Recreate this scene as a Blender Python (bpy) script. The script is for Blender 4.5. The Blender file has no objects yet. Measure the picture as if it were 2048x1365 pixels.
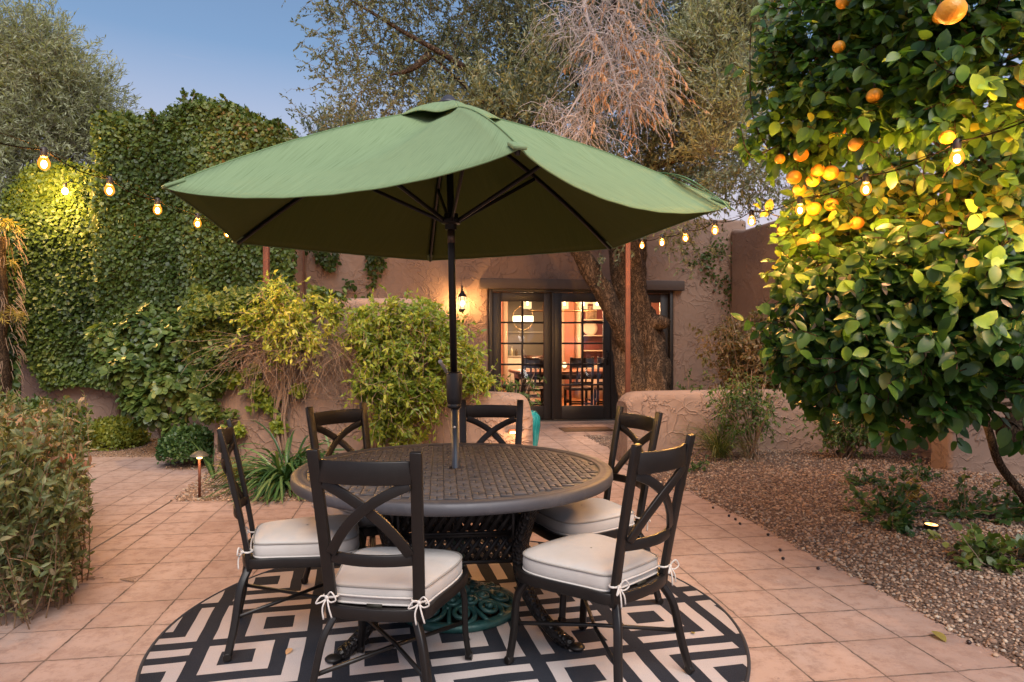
import bpy, math, random
import numpy as np
from math import radians as R, sin, cos, pi
from mathutils import Vector

# ------------------------------------------------------------------ camera, world, sun, exposure
SC = bpy.context.scene
F, CX, CY, H = 1350.0, 1024.0, 682.5, 1.32        # focal length in px of the 2048 wide photo, eye height
cam = bpy.data.cameras.new('camera'); camo = bpy.data.objects.new('camera', cam)
SC.collection.objects.link(camo)
camo.location = (0, 0, H); camo.rotation_euler = (R(90), 0, 0)
cam.sensor_width = 36; cam.lens = F/2048*36; cam.clip_end = 500; cam.clip_start = 0.05
SC.camera = camo
W = bpy.data.worlds.new('World'); SC.world = W; W.use_nodes = True
nt = W.node_tree; nt.nodes.clear()
SUN_EL, SUN_AZ = 50, 166
sky = nt.nodes.new('ShaderNodeTexSky'); sky.sky_type = 'NISHITA'; sky.sun_disc = False
sky.sun_elevation = R(SUN_EL); sky.sun_rotation = R(SUN_AZ); sky.air_density = 1.3; sky.dust_density = 1.4; sky.ozone_density = 3.2
bg = nt.nodes.new('ShaderNodeBackground'); bg.inputs[1].default_value = 0.068
_tc = nt.nodes.new('ShaderNodeTexCoord'); _sp = nt.nodes.new('ShaderNodeSeparateXYZ'); nt.links.new(_tc.outputs['Generated'], _sp.inputs[0])
_mp = nt.nodes.new('ShaderNodeMapping'); _mp.inputs['Scale'].default_value = (1.2, 1.2, 20.0); nt.links.new(_tc.outputs['Generated'], _mp.inputs[0])
_ns = nt.nodes.new('ShaderNodeTexNoise'); _ns.inputs['Scale'].default_value = 1.6; _ns.inputs['Detail'].default_value = 5; nt.links.new(_mp.outputs[0], _ns.inputs['Vector'])
_cr = nt.nodes.new('ShaderNodeValToRGB'); _cr.color_ramp.elements[0].position = .56; _cr.color_ramp.elements[1].position = .78; _cr.color_ramp.elements[1].color = (.5, .5, .5, 1); nt.links.new(_ns.outputs[0], _cr.inputs[0])
_hr = nt.nodes.new('ShaderNodeValToRGB'); _hr.color_ramp.elements[0].position = .12; _hr.color_ramp.elements[0].color = (.85, .85, .85, 1); _hr.color_ramp.elements[1].position = .38; _hr.color_ramp.elements[1].color = (0, 0, 0, 1); nt.links.new(_sp.outputs[2], _hr.inputs[0])
_mx = nt.nodes.new('ShaderNodeMath'); _mx.operation = 'MAXIMUM'; nt.links.new(_cr.outputs[0], _mx.inputs[0]); nt.links.new(_hr.outputs[0], _mx.inputs[1])
_mc = nt.nodes.new('ShaderNodeMix'); _mc.data_type = 'RGBA'; nt.links.new(_mx.outputs[0], _mc.inputs[0]); _mc.inputs[7].default_value = (5.6, 4.5, 4.9, 1)
ow = nt.nodes.new('ShaderNodeOutputWorld')
nt.links.new(sky.outputs[0], _mc.inputs[6]); nt.links.new(_mc.outputs[2], bg.inputs[0]); nt.links.new(bg.outputs[0], ow.inputs[0])
sl = bpy.data.lights.new('sun', 'SUN'); sl.energy = 1.8; sl.angle = R(42); sl.color = (1.0, 0.945, 0.88)
so = bpy.data.objects.new('sun', sl); SC.collection.objects.link(so)
_az = R(SUN_AZ)
_d = Vector((sin(_az)*cos(R(SUN_EL)), cos(_az)*cos(R(SUN_EL)), sin(R(SUN_EL))))
so.rotation_euler = _d.to_track_quat('Z', 'Y').to_euler(); so.location = (0, -5, 20)
SC.view_settings.view_transform = 'Standard'; SC.view_settings.look = 'None'
SC.view_settings.exposure = 1.12; SC.view_settings.gamma = 1
cy = SC.cycles
cy.sample_clamp_indirect = 4; cy.sample_clamp_direct = 30; cy.max_bounces = 7; cy.diffuse_bounces = 2
cy.glossy_bounces = 3; cy.transmission_bounces = 5; cy.transparent_max_bounces = 8
cy.caustics_reflective = False; cy.caustics_refractive = False

# ------------------------------------------------------------------ helpers
rng = np.random.default_rng(7)
random.seed(7)
COL = SC.collection
def gp(px, py, z=0.0):
    Y = F*(H-z)/(py-CY); return np.array([(px-CX)/F*Y, Y, z])
def at(px, py, Y):
    return np.array([(px-CX)/F*Y, Y, H+(CY-py)/F*Y])
def nrm(v):
    v = np.asarray(v, float); return v/np.maximum(np.linalg.norm(v, axis=-1, keepdims=True), 1e-9)

class MB:
    def __init__(s): s.V = []; s.F = []; s.n = 0; s.A = []; s.has = False
    def add(s, V, F, a=None):
        V = np.asarray(V, float).reshape(-1, 3)
        s.V.append(V)
        if isinstance(F, np.ndarray): F = [F]
        for f in F:
            f = np.asarray(f, dtype=np.int64)
            if f.ndim == 1: f = f[None]
            s.F.append(f+s.n)
            if a is None: s.A.append(np.zeros(len(f)))
            else:
                s.has = True
                s.A.append(np.full(len(f), a) if np.isscalar(a) else np.asarray(a))
        s.n += len(V); return s
    def box(s, c, d, rz=0.0, a=None):
        x, y, z = np.array(d)/2
        V = np.array([[-x,-y,-z],[x,-y,-z],[x,y,-z],[-x,y,-z],[-x,-y,z],[x,-y,z],[x,y,z],[-x,y,z]])
        if rz: V = V@np.array([[cos(rz), sin(rz), 0], [-sin(rz), cos(rz), 0], [0, 0, 1]])
        s.add(V+np.array(c), np.array([[0,3,2,1],[4,5,6,7],[0,1,5,4],[1,2,6,5],[2,3,7,6],[3,0,4,7]]), a); return s
    def bb(s, x0, x1, y0, y1, z0, z1, a=None):
        return s.box(((x0+x1)/2, (y0+y1)/2, (z0+z1)/2), (x1-x0, y1-y0, z1-z0), 0, a)
    def tube(s, P, r, n=8, closed=False, caps=True, a=None):
        P = np.asarray(P, float); K = len(P); r = np.full(K, r) if np.isscalar(r) else np.asarray(r)
        if closed: T = np.roll(P, -1, 0)-np.roll(P, 1, 0)
        else: T = np.gradient(P, axis=0)
        T = nrm(T)
        up = np.array([0, 0, 1.0]) if abs(T[0][2]) < .9 else np.array([1.0, 0, 0])
        A = np.zeros((K, 3)); v = up
        for i in range(K):
            v = v-T[i]*np.dot(v, T[i]); v = v/max(np.linalg.norm(v), 1e-9); A[i] = v
        B = np.cross(T, A); th = np.arange(n)*2*pi/n
        V = P[:, None]+(A[:, None]*np.cos(th)[None, :, None]+B[:, None]*np.sin(th)[None, :, None])*r[:, None, None]
        i = np.arange(K if closed else K-1)[:, None]; j = np.arange(n)[None]
        i2 = (i+1) % K; j2 = (j+1) % n
        Fq = np.stack([i*n+j, i*n+j2, i2*n+j2, i2*n+j], -1).reshape(-1, 4)
        Fs = [Fq]
        if caps and not closed: Fs += [np.arange(n)[::-1].copy(), np.arange(n)+(K-1)*n]
        s.add(V.reshape(-1, 3), Fs, a); return s
    def rect(s, P, w, t, hint, closed=False, a=None):
        """rectangular bar: t along hint-ish, w across it"""
        P = np.asarray(P, float); K = len(P)
        T = nrm((np.roll(P, -1, 0)-np.roll(P, 1, 0)) if closed else np.gradient(P, axis=0))
        hint = np.broadcast_to(np.asarray(hint, float), (K, 3))
        S = nrm(np.cross(T, hint)); Nn = np.cross(S, T)
        w = np.full(K, w) if np.isscalar(w) else np.asarray(w)
        S = S*w[:, None]/2; Nn = Nn*t/2
        V = np.stack([P-S-Nn, P+S-Nn, P+S+Nn, P-S+Nn], 1)
        i = np.arange(K if closed else K-1)[:, None]; j = np.arange(4)[None]
        i2 = (i+1) % K; j2 = (j+1) % 4
        Fs = [np.stack([i*4+j, i*4+j2, i2*4+j2, i2*4+j], -1).reshape(-1, 4)]
        if not closed: Fs += [np.array([3, 2, 1, 0]), np.array([0, 1, 2, 3])+(K-1)*4]
        s.add(V.reshape(-1, 3), Fs, a); return s
    def lathe(s, prof, c=(0, 0, 0), n=32, a=None):
        prof = np.asarray(prof, float); K = len(prof); th = np.arange(n)*2*pi/n
        V = np.stack([prof[:, 0][:, None]*np.cos(th), prof[:, 0][:, None]*np.sin(th), np.repeat(prof[:, 1][:, None], n, 1)], -1)
        i = np.arange(K-1)[:, None]; j = np.arange(n)[None]; j2 = (j+1) % n
        Fq = np.stack([i*n+j, i*n+j2, (i+1)*n+j2, (i+1)*n+j], -1).reshape(-1, 4)
        s.add(V.reshape(-1, 3)+np.array(c), [Fq, np.arange(n)[::-1].copy(), np.arange(n)+(K-1)*n], a); return s
    def prism(s, poly, y0, y1, a=None):
        """polygon in XZ (counter-clockwise seen from -Y) extruded in Y"""
        poly = np.asarray(poly, float); n = len(poly)
        V = np.concatenate([np.c_[poly[:, 0], np.full(n, y0), poly[:, 1]], np.c_[poly[:, 0], np.full(n, y1), poly[:, 1]]])
        j = np.arange(n); j2 = (j+1) % n
        s.add(V, [np.arange(n), np.arange(n)[::-1]+n, np.stack([j2, j, j+n, j2+n], -1)], a); return s
    def sheet(s, poly, z):
        poly = np.asarray(poly, float)
        s.add(np.c_[poly[:, 0], poly[:, 1], np.full(len(poly), z)], [np.arange(len(poly))]); return s
    def ball(s, c, r, seg=16, ring=10, a=None):
        r = np.array([r]*3 if np.isscalar(r) else r, float)
        ph = np.linspace(0, pi, ring+1)[1:-1]; th = np.arange(seg)*2*pi/seg
        V = np.stack([np.sin(ph)[:, None]*np.cos(th), np.sin(ph)[:, None]*np.sin(th), np.repeat(np.cos(ph)[:, None], seg, 1)], -1).reshape(-1, 3)
        V = np.concatenate([V, [[0, 0, 1], [0, 0, -1]]])*r+np.array(c); K = ring-1
        i = np.arange(K-1)[:, None]; j = np.arange(seg)[None]; j2 = (j+1) % seg
        Fq = np.stack([i*seg+j, (i+1)*seg+j, (i+1)*seg+j2, i*seg+j2], -1).reshape(-1, 4)
        j = np.arange(seg); j2 = (j+1) % seg
        s.add(V, [Fq, np.stack([np.full(seg, K*seg), j, j2], -1), np.stack([np.full(seg, K*seg+1), (K-1)*seg+j2, (K-1)*seg+j], -1)], a); return s
    def grid(s, G, closed_u=False, a=None):
        G = np.asarray(G, float); n, m = G.shape[:2]
        i = np.arange(n-1)[:, None]; j = np.arange(m if closed_u else m-1)[None]; j2 = (j+1) % m
        s.add(G.reshape(-1, 3), [np.stack([i*m+j, i*m+j2, (i+1)*m+j2, (i+1)*m+j], -1).reshape(-1, 4)], a); return s
    def build(s, name, mat, parent=None, smooth=False, bevel=0, seg=2, ang=30, uv=None):
        me = bpy.data.meshes.new(name)
        V = np.concatenate(s.V).astype(np.float32)
        me.vertices.add(len(V)); me.vertices.foreach_set('co', V.ravel())
        tot = np.concatenate([np.full(len(f), f.shape[1]) for f in s.F]).astype(np.int32)
        idx = np.concatenate([f.ravel() for f in s.F]).astype(np.int32)
        st = np.concatenate([[0], np.cumsum(tot)[:-1]]).astype(np.int32)
        me.loops.add(len(idx)); me.loops.foreach_set('vertex_index', idx)
        me.polygons.add(len(tot)); me.polygons.foreach_set('loop_start', st); me.polygons.foreach_set('loop_total', tot)
        if s.has:
            at_ = me.attributes.new('rnd', 'FLOAT', 'FACE'); at_.data.foreach_set('value', np.concatenate(s.A).astype(np.float32))
        if uv is not None:
            ul = me.uv_layers.new(name='UVMap'); ul.data.foreach_set('uv', np.asarray(uv, np.float32)[idx].ravel())
        me.update(calc_edges=True)
        if smooth: me.polygons.foreach_set('use_smooth', np.ones(len(tot), bool))
        me.materials.append(mat)
        o = bpy.data.objects.new(name, me); COL.objects.link(o)
        if parent: o.parent = parent
        if bevel:
            b = o.modifiers.new('bevel', 'BEVEL'); b.width = bevel; b.segments = seg; b.limit_method = 'ANGLE'; b.angle_limit = R(ang)
            if smooth:
                pass
        if smooth and bevel:
            w = o.modifiers.new('wn', 'WEIGHTED_NORMAL'); w.keep_sharp = False
        return o

def tag(o, label=None, cat=None, group=None, kind=None):
    if label: o['label'] = label
    if cat: o['category'] = cat
    if group: o['group'] = group
    if kind: o['kind'] = kind
    return o
def thing(name, label, cat, loc=(0, 0, 0), rz=0.0, group=None):
    o = bpy.data.objects.new(name, None); COL.objects.link(o); o.empty_display_size = .1
    o.location = tuple(float(v) for v in loc); o.rotation_euler = (0, 0, rz)
    return tag(o, label, cat, group)
def copy_thing(root, loc, rz, label=None):
    def rec(o, par):
        c = o.copy(); COL.objects.link(c); c.parent = par
        for ch in kids[o.name]: rec(ch, c)
        return c
    kids = {}
    def walk(o):
        kids[o.name] = [x for x in bpy.data.objects if x.parent == o]
        for k in kids[o.name]: walk(k)
    walk(root)
    r = rec(root, None); r.location = tuple(float(v) for v in loc); r.rotation_euler = (0, 0, rz)
    if label: r['label'] = label
    return r
def bez(a, b, c, n=10):
    a, b, c = (np.array(v, float) for v in (a, b, c)); t = np.linspace(0, 1, n)[:, None]
    return (1-t)**2*a+2*t*(1-t)*b+t*t*c
def catmull(P, n=8, closed=False):
    P = np.array(P, float); K = len(P); out = []
    rngk = range(K if closed else K-1)
    for i in rngk:
        if closed: p0, p1, p2, p3 = P[(i-1) % K], P[i], P[(i+1) % K], P[(i+2) % K]
        else: p0, p1, p2, p3 = P[max(i-1, 0)], P[i], P[i+1], P[min(i+2, K-1)]
        for t in np.arange(n)/n:
            out.append(.5*((2*p1)+(-p0+p2)*t+(2*p0-5*p1+4*p2-p3)*t*t+(-p0+3*p1-3*p2+p3)*t**3))
    if not closed: out.append(P[-1])
    return np.array(out)
def tubes(mb, P, Rr, ns=3, a=None):
    """many tubes at once: P (N,K,3), Rr (N,K)"""
    N, K = P.shape[:2]; T = nrm(np.gradient(P, axis=1)); D = nrm(P[:, -1]-P[:, 0])
    u = np.where(np.abs(D[:, 2:3]) < .8, [[0, 0, 1.0]], [[1.0, 0, 0]])
    A = nrm(np.cross(T, u[:, None])); B = np.cross(T, A); th = np.arange(ns)*2*pi/ns
    V = P[:, :, None]+(A[:, :, None]*np.cos(th)[:, None]+B[:, :, None]*np.sin(th)[:, None])*Rr[:, :, None, None]
    n_, i, j = np.meshgrid(np.arange(N), np.arange(K-1), np.arange(ns), indexing='ij'); j2 = (j+1) % ns; b = n_*K*ns
    Fq = np.stack([b+i*ns+j, b+i*ns+j2, b+(i+1)*ns+j2, b+(i+1)*ns+j], -1).reshape(-1, 4)
    mb.add(V.reshape(-1, 3), Fq, None if a is None else np.repeat(a, (K-1)*ns))
def sph(n):
    v = nrm(rng.normal(size=(n, 3))); return v
def grow(org, d, L, K=5, droop=0.0, wob=0.25):
    N = len(org); P = np.zeros((N, K, 3)); P[:, 0] = org; d = nrm(d); L = np.broadcast_to(L, (N,))
    for k in range(1, K):
        d = nrm(d+rng.normal(size=(N, 3))*wob+np.array([0, 0, -droop])); P[:, k] = P[:, k-1]+d*(L/(K-1))[:, None]
    return P
# leaf templates: x across, y along, z normal
def tpl(w, pts, fold=.15, curl=.12):
    """outline half widths at positions along the leaf -> folded blade"""
    ys = np.array([p[0] for p in pts]); ws = np.array([p[1] for p in pts])*w
    z = -curl*ys**2
    sp = np.c_[np.zeros(len(ys)), ys, z]
    V = [sp]; K = len(ys); Fs = []
    inner = [i for i in range(K) if ws[i] > 0]
    Lf = np.array([[-ws[i], ys[i], z[i]+fold*ws[i]] for i in inner]); Rt = np.array([[ws[i], ys[i], z[i]+fold*ws[i]] for i in inner])
    V = np.concatenate([sp, Lf, Rt]); m = len(inner)
    tri = []; quad = []
    li = lambda k: K+k
    ri = lambda k: K+m+k
    tri += [[0, ri(0), 1], [0, 1, li(0)]]
    for k in range(m-1):
        quad += [[inner[k], ri(k), ri(k+1), inner[k+1]], [li(k), inner[k], inner[k+1], li(k+1)]]
    tri += [[inner[-1], ri(m-1), K-1], [li(m-1), inner[-1], K-1]]
    out = [np.array(tri)]
    if quad: out.append(np.array(quad))
    return V, out
OVATE = tpl(.30, [(0, 0), (.35, 1), (.7, .75), (1, 0)])
ROUND = tpl(.40, [(0, 0), (.35, 1), (.72, .85), (1, 0)])
LANCE = tpl(.12, [(0, 0), (.5, 1), (1, 0)], fold=.3)
LANCE2 = tpl(.17, [(0, 0), (.3, .9), (.65, .8), (1, 0)], fold=.3, curl=.25)
CITRUS = tpl(.29, [(0, 0), (.12, .55), (.3, .95), (.5, 1.0), (.7, .82), (.87, .45), (1, 0)], fold=.22, curl=.16)
OBOV = tpl(.26, [(0, 0), (.3, .55), (.6, 1), (.85, .8), (1, 0)], fold=.12, curl=.15)
def leaves(mb, T, pos, d, n, size, rnd, wscale=1.0):
    V0, Fs = T; N = len(pos); d = nrm(d); x = nrm(np.cross(d, n)); z = np.cross(x, d)
    size = np.broadcast_to(size, (N,)); ws = np.broadcast_to(wscale, (N,))
    V = pos[:, None]+(x[:, None]*(V0[:, 0:1]*1.0)[None]*ws[:, None, None]+d[:, None]*V0[:, 1:2][None]+z[:, None]*V0[:, 2:3][None])*size[:, None, None]
    off = (np.arange(N)*len(V0))[:, None, None]
    FF = [(f[None]+off).reshape(-1, f.shape[1]) for f in Fs]
    base = mb.n; mb.V.append(V.reshape(-1, 3)); mb.n += N*len(V0); mb.has = True
    for f, f0 in zip(FF, Fs):
        mb.F.append(f+base); mb.A.append(np.repeat(rnd, len(f0)))
def along(P, per, t0=.15):
    N, K = P.shape[:2]; t = rng.uniform(t0, 1, (N, per))*(K-1); i = np.minimum(t.astype(int), K-2); f = (t-i)[..., None]
    r = np.arange(N)[:, None]; a, b = P[r, i], P[r, i+1]
    return (a*(1-f)+b*f).reshape(-1, 3), nrm(b-a).reshape(-1, 3)

# ------------------------------------------------------------------ materials
def new_mat(name):
    m = bpy.data.materials.new(name); m.use_nodes = True; n = m.node_tree; n.nodes.clear()
    o = n.nodes.new('ShaderNodeOutputMaterial'); return m, n, o
def nd(n, typ, ins=None, **kw):
    x = n.nodes.new('ShaderNode'+typ)
    for k, v in kw.items(): setattr(x, k, v)
    for k, v in (ins or {}).items():
        if isinstance(v, bpy.types.NodeSocket): n.links.new(v, x.inputs[k])
        else: x.inputs[k].default_value = v
    return x
def c4(c): return (c[0], c[1], c[2], 1.0)
def ramp(n, fac, stops, interp='LINEAR'):
    r = nd(n, 'ValToRGB', {0: fac}); cr = r.color_ramp; cr.interpolation = interp
    while len(cr.elements) < len(stops): cr.elements.new(.5)
    for e, (p, c) in zip(cr.elements, stops):
        e.position = p; e.color = c4(c) if not np.isscalar(c) else (c, c, c, 1)
    return r.outputs[0]
def math_(n, op, a, b=None, c=None):
    ins = {0: a}
    if b is not None: ins[1] = b
    if c is not None: ins[2] = c
    return nd(n, 'Math', ins, operation=op).outputs[0]
def mixc(n, f, a, b, bt='MIX'):
    x = n.nodes.new('ShaderNodeMix'); x.data_type = 'RGBA'; x.blend_type = bt
    for i, v in ((0, f), (6, a), (7, b)):
        if isinstance(v, bpy.types.NodeSocket): n.links.new(v, x.inputs[i])
        else: x.inputs[i].default_value = c4(v) if i else v
    return x.outputs[2]
def noise(n, co, sc, det=3, rough=.5, out=0, **k):
    x = nd(n, 'TexNoise', {'Scale': sc, 'Detail': det, 'Roughness': rough}, **k)
    if co is not None: n.links.new(co, x.inputs['Vector'])
    return x.outputs[out]
def coords(n, kind='Object'): return nd(n, 'TexCoord').outputs[kind]
def bump(n, h, st=.3, dist=.01): return nd(n, 'Bump', {'Height': h, 'Strength': st, 'Distance': dist}).outputs[0]
def leafmat(name, stops, trans=.35, rough=.45, spec=.4):
    m, n, o = new_mat(name)
    a = nd(n, 'Attribute', attribute_name='rnd').outputs['Fac']
    col = ramp(n, a, stops)
    ob = coords(n); nz = noise(n, ob, 60, 2)
    col = mixc(n, .35, col, mixc(n, nz, (.5, .5, .5), (1.3, 1.3, 1.3)), 'MULTIPLY')
    p = nd(n, 'BsdfPrincipled', {'Base Color': col, 'Roughness': rough, 'Specular IOR Level': spec})
    t = nd(n, 'BsdfTranslucent', {'Color': mixc(n, 1, col, (1.5, 1.5, .6), 'MULTIPLY')})
    mx = nd(n, 'MixShader', {0: trans, 1: p.outputs[0], 2: t.outputs[0]})
    n.links.new(mx.outputs[0], o.inputs[0]); return m
def simple(name, col, rough=.5, metal=0, nscale=0, namp=.25, bmp=0, bsc=80, spec=.5, coat=0):
    m, n, o = new_mat(name); ob = coords(n); c = c4(col)
    ins = {'Roughness': rough, 'Metallic': metal, 'Specular IOR Level': spec, 'Coat Weight': coat}
    p = nd(n, 'BsdfPrincipled', ins)
    if nscale:
        f = noise(n, ob, nscale, 4, .6)
        cc = mixc(n, f, tuple(v*(1-namp) for v in col), tuple(min(v*(1+namp), 1) for v in col)); n.links.new(cc, p.inputs['Base Color'])
    else: p.inputs['Base Color'].default_value = c
    if bmp: n.links.new(bump(n, noise(n, ob, bsc, 4, .6), bmp, .01), p.inputs['Normal'])
    n.links.new(p.outputs[0], o.inputs[0]); return m
def emit(name, col, st):
    m, n, o = new_mat(name); e = nd(n, 'Emission', {0: c4(col), 1: st}); n.links.new(e.outputs[0], o.inputs[0]); return m

def stucco(name, c1, c2):
    m, n, o = new_mat(name); ob = coords(n)
    dn = noise(n, ob, 1.6, 3, .5, 1)
    v = nd(n, 'VectorMath', {0: ob, 1: nd(n, 'VectorMath', {0: dn, 'Scale': .5}, operation='SCALE').outputs[0]}, operation='ADD').outputs[0]
    vor = nd(n, 'TexVoronoi', {'Vector': v, 'Scale': 6.5, 'Randomness': 1.0}, feature='DISTANCE_TO_EDGE').outputs[0]
    vor2 = nd(n, 'TexVoronoi', {'Vector': v, 'Scale': 9.0}, feature='F1').outputs[0]
    r1 = ramp(n, vor, [(0, 1.0), (.05, .25), (.16, 0.0)])
    r3 = math_(n, 'ABSOLUTE', math_(n, 'SUBTRACT', noise(n, v, 7.5, 3, .5), .5))
    r2 = ramp(n, r3, [(0, 1.0), (.02, .35), (.06, 0.0)])
    mask = ramp(n, noise(n, ob, 2.5, 2), [(.42, 0.0), (.58, 1.0)])
    mask2 = ramp(n, noise(n, ob, 3.3, 2), [(.35, 1.0), (.55, 0.0)])
    h = math_(n, 'ADD', math_(n, 'MULTIPLY', r1, math_(n, 'MULTIPLY', mask2, .7)), math_(n, 'MULTIPLY', r2, mask))
    h = math_(n, 'ADD', h, math_(n, 'MULTIPLY', vor2, .5))
    h = math_(n, 'ADD', h, math_(n, 'MULTIPLY', noise(n, ob, 110, 3), .12))
    big = noise(n, ob, 1.1, 4, .6)
    col = mixc(n, ramp(n, big, [(.3, 0.0), (.7, 1.0)]), c1, c2)
    col = mixc(n, math_(n, 'MULTIPLY', noise(n, ob, 14, 4, .7), .3), col, tuple(x*.6 for x in c1))
    p = nd(n, 'BsdfPrincipled', {'Base Color': col, 'Roughness': .85, 'Specular IOR Level': .25, 'Normal': bump(n, h, .85, .017)})
    n.links.new(p.outputs[0], o.inputs[0]); return m
M = {}
M['stucco'] = stucco('stucco', (.315, .212, .162), (.235, .156, .12))
M['metal'] = simple('bronze_metal', (.014, .0115, .0105), .38, .35, 30, .3, .05, 200)
M['rust'] = simple('rusty_steel', (.12, .035, .016), .7, .2, 9, .6, .2, 60)
M['bark'] = None

def bark(name, c1, c2, sc=14):
    m, n, o = new_mat(name); ob = coords(n)
    mp = nd(n, 'Mapping', {'Vector': ob}); mp.inputs['Scale'].default_value = (1, 1, .20)
    wv = nd(n, 'VectorMath', {0: mp.outputs[0], 1: nd(n, 'VectorMath', {0: noise(n, ob, 3.5, 4, .6, 1), 'Scale': .22}, operation='SCALE').outputs[0]}, operation='ADD').outputs[0]
    a = math_(n, 'ABSOLUTE', math_(n, 'SUBTRACT', noise(n, wv, sc, 6, .7), .5)); b = math_(n, 'ABSOLUTE', math_(n, 'SUBTRACT', noise(n, wv, sc*2.6, 4, .7), .5))
    f = math_(n, 'ADD', math_(n, 'MULTIPLY', a, 4.2), math_(n, 'MULTIPLY', b, 2.0))
    col = ramp(n, f, [(.10, tuple(v*.22 for v in c1)), (.38, c1), (.95, c2)])
    p = nd(n, 'BsdfPrincipled', {'Base Color': col, 'Roughness': .9, 'Specular IOR Level': .15, 'Normal': bump(n, f, .9, .03)})
    n.links.new(p.outputs[0], o.inputs[0]); return m
M['bark'] = bark('olive_bark', (.125, .082, .054), (.33, .215, .14), 20)
M['bark2'] = bark('citrus_bark', (.12, .075, .045), (.24, .15, .09), 25)
M['stem'] = simple('dry_stem', (.24, .16, .11), .85, 0, 20, .4)
M['twig'] = simple('grey_twig', (.20, .165, .12), .85, 0, 20, .4)

# stamped concrete tiles
def tile_mat():
    m, n, o = new_mat('stamped_tiles'); ob = coords(n)
    wob = noise(n, ob, 13, 5, .7, 1)
    v = nd(n, 'VectorMath', {0: ob, 1: nd(n, 'VectorMath', {0: nd(n, 'VectorMath', {0: wob, 1: (.5, .5, .5)}, operation='SUBTRACT').outputs[0], 'Scale': .022}, operation='SCALE').outputs[0]}, operation='ADD').outputs[0]
    mp = nd(n, 'Mapping', {'Vector': v}, vector_type='TEXTURE'); mp.inputs['Rotation'].default_value = (0, 0, R(8.25))
    sp = nd(n, 'SeparateXYZ', {0: mp.outputs[0]})
    def line(s, ph, per):
        t = math_(n, 'DIVIDE', math_(n, 'SUBTRACT', s, ph), per)
        fr = math_(n, 'FRACT', t); fl = math_(n, 'FLOOR', t)
        return math_(n, 'MULTIPLY', math_(n, 'MINIMUM', fr, math_(n, 'SUBTRACT', 1.0, fr)), per), fl
    d1, f1 = line(sp.outputs[0], 2.145, .3045); d2, f2 = line(sp.outputs[1], 3.345, .309)
    d = math_(n, 'MINIMUM', d1, d2)
    wd = math_(n, 'ADD', .0, math_(n, 'MULTIPLY', ramp(n, noise(n, ob, 7, 4, .7), [(.35, 0.0), (.7, 1.0)]), .0045))
    ln = nd(n, 'MapRange', {0: d, 1: wd, 2: math_(n, 'ADD', wd, .003), 3: 1.0, 4: 0.0}).outputs[0]
    edge = nd(n, 'MapRange', {0: d, 1: 0.0, 2: .035, 3: 1.0, 4: 0.0}).outputs[0]
    cv = nd(n, 'CombineXYZ', {0: f1, 1: f2}).outputs[0]
    wn = nd(n, 'TexWhiteNoise', {0: cv}, noise_dimensions='3D').outputs[0]
    base = mixc(n, wn, (.268, .176, .142), (.345, .235, .193))
    big = noise(n, ob, 2.2, 5, .62)
    base = mixc(n, ramp(n, big, [(.35, 0.0), (.7, .8)]), base, (.385, .278, .235))
    st = noise(n, ob, 11, 6, .72)
    base = mixc(n, ramp(n, st, [(.47, 0.0), (.66, .75)]), base, (.22, .135, .105))
    base = mixc(n, math_(n, 'MULTIPLY', edge, math_(n, 'MULTIPLY', noise(n, ob, 5, 4, .7), .55)), base, (.22, .14, .11))
    base = mixc(n, math_(n, 'MULTIPLY', ln, ramp(n, noise(n, ob, 3.1, 3), [(.3, .55), (.6, 1.0)])), base, (.06, .043, .034))
    sc_ = noise(n, ob, 38, 4, .75); base = mixc(n, ramp(n, sc_, [(.62, 0.0), (.70, .7)]), base, (.16, .10, .08)); base = mixc(n, ramp(n, noise(n, ob, 27, 5, .7), [(.64, 0.0), (.72, .5)]), base, (.52, .40, .34))
    fine = noise(n, ob, 160, 3, .7)
    base = mixc(n, .5, base, mixc(n, fine, (.72, .72, .72), (1.2, 1.2, 1.2)), 'MULTIPLY')
    h = math_(n, 'ADD', math_(n, 'MULTIPLY', ln, -1.2), math_(n, 'ADD', math_(n, 'MULTIPLY', st, .5), math_(n, 'MULTIPLY', fine, .15)))
    p = nd(n, 'BsdfPrincipled', {'Base Color': base, 'Roughness': ramp(n, st, [(.3, .55), (.7, .8)]), 'Specular IOR Level': .35, 'Normal': bump(n, h, .45, .006)})
    n.links.new(p.outputs[0], o.inputs[0]); return m
M['tile'] = tile_mat()
def soil_mat(name, c1, c2, sc=60):
    m, n, o = new_mat(name); ob = coords(n)
    v = nd(n, 'TexVoronoi', {'Vector': ob, 'Scale': sc}); wn = nd(n, 'SeparateColor', {0: v.outputs['Color']}).outputs[0]
    col = mixc(n, wn, c1, c2); col = mixc(n, ramp(n, v.outputs[0], [(.2, 0.0), (.7, .8)]), col, tuple(x*.3 for x in c1))
    p = nd(n, 'BsdfPrincipled', {'Base Color': col, 'Roughness': .9, 'Normal': bump(n, math_(n, 'SUBTRACT', 1.0, v.outputs[0]), .8, .012)})
    n.links.new(p.outputs[0], o.inputs[0]); return m
M['gravel'] = soil_mat('gravel_ground', (.14, .085, .06), (.26, .17, .125), 70)
M['gravel_lit'] = soil_mat('gravel_ground_lit', (.26, .15, .09), (.42, .27, .18), 70)  # lit copy of the gravel, orange lamp light put into its colour
M['ground'] = soil_mat('garden_soil', (.10, .065, .045), (.18, .12, .085), 30)
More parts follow.
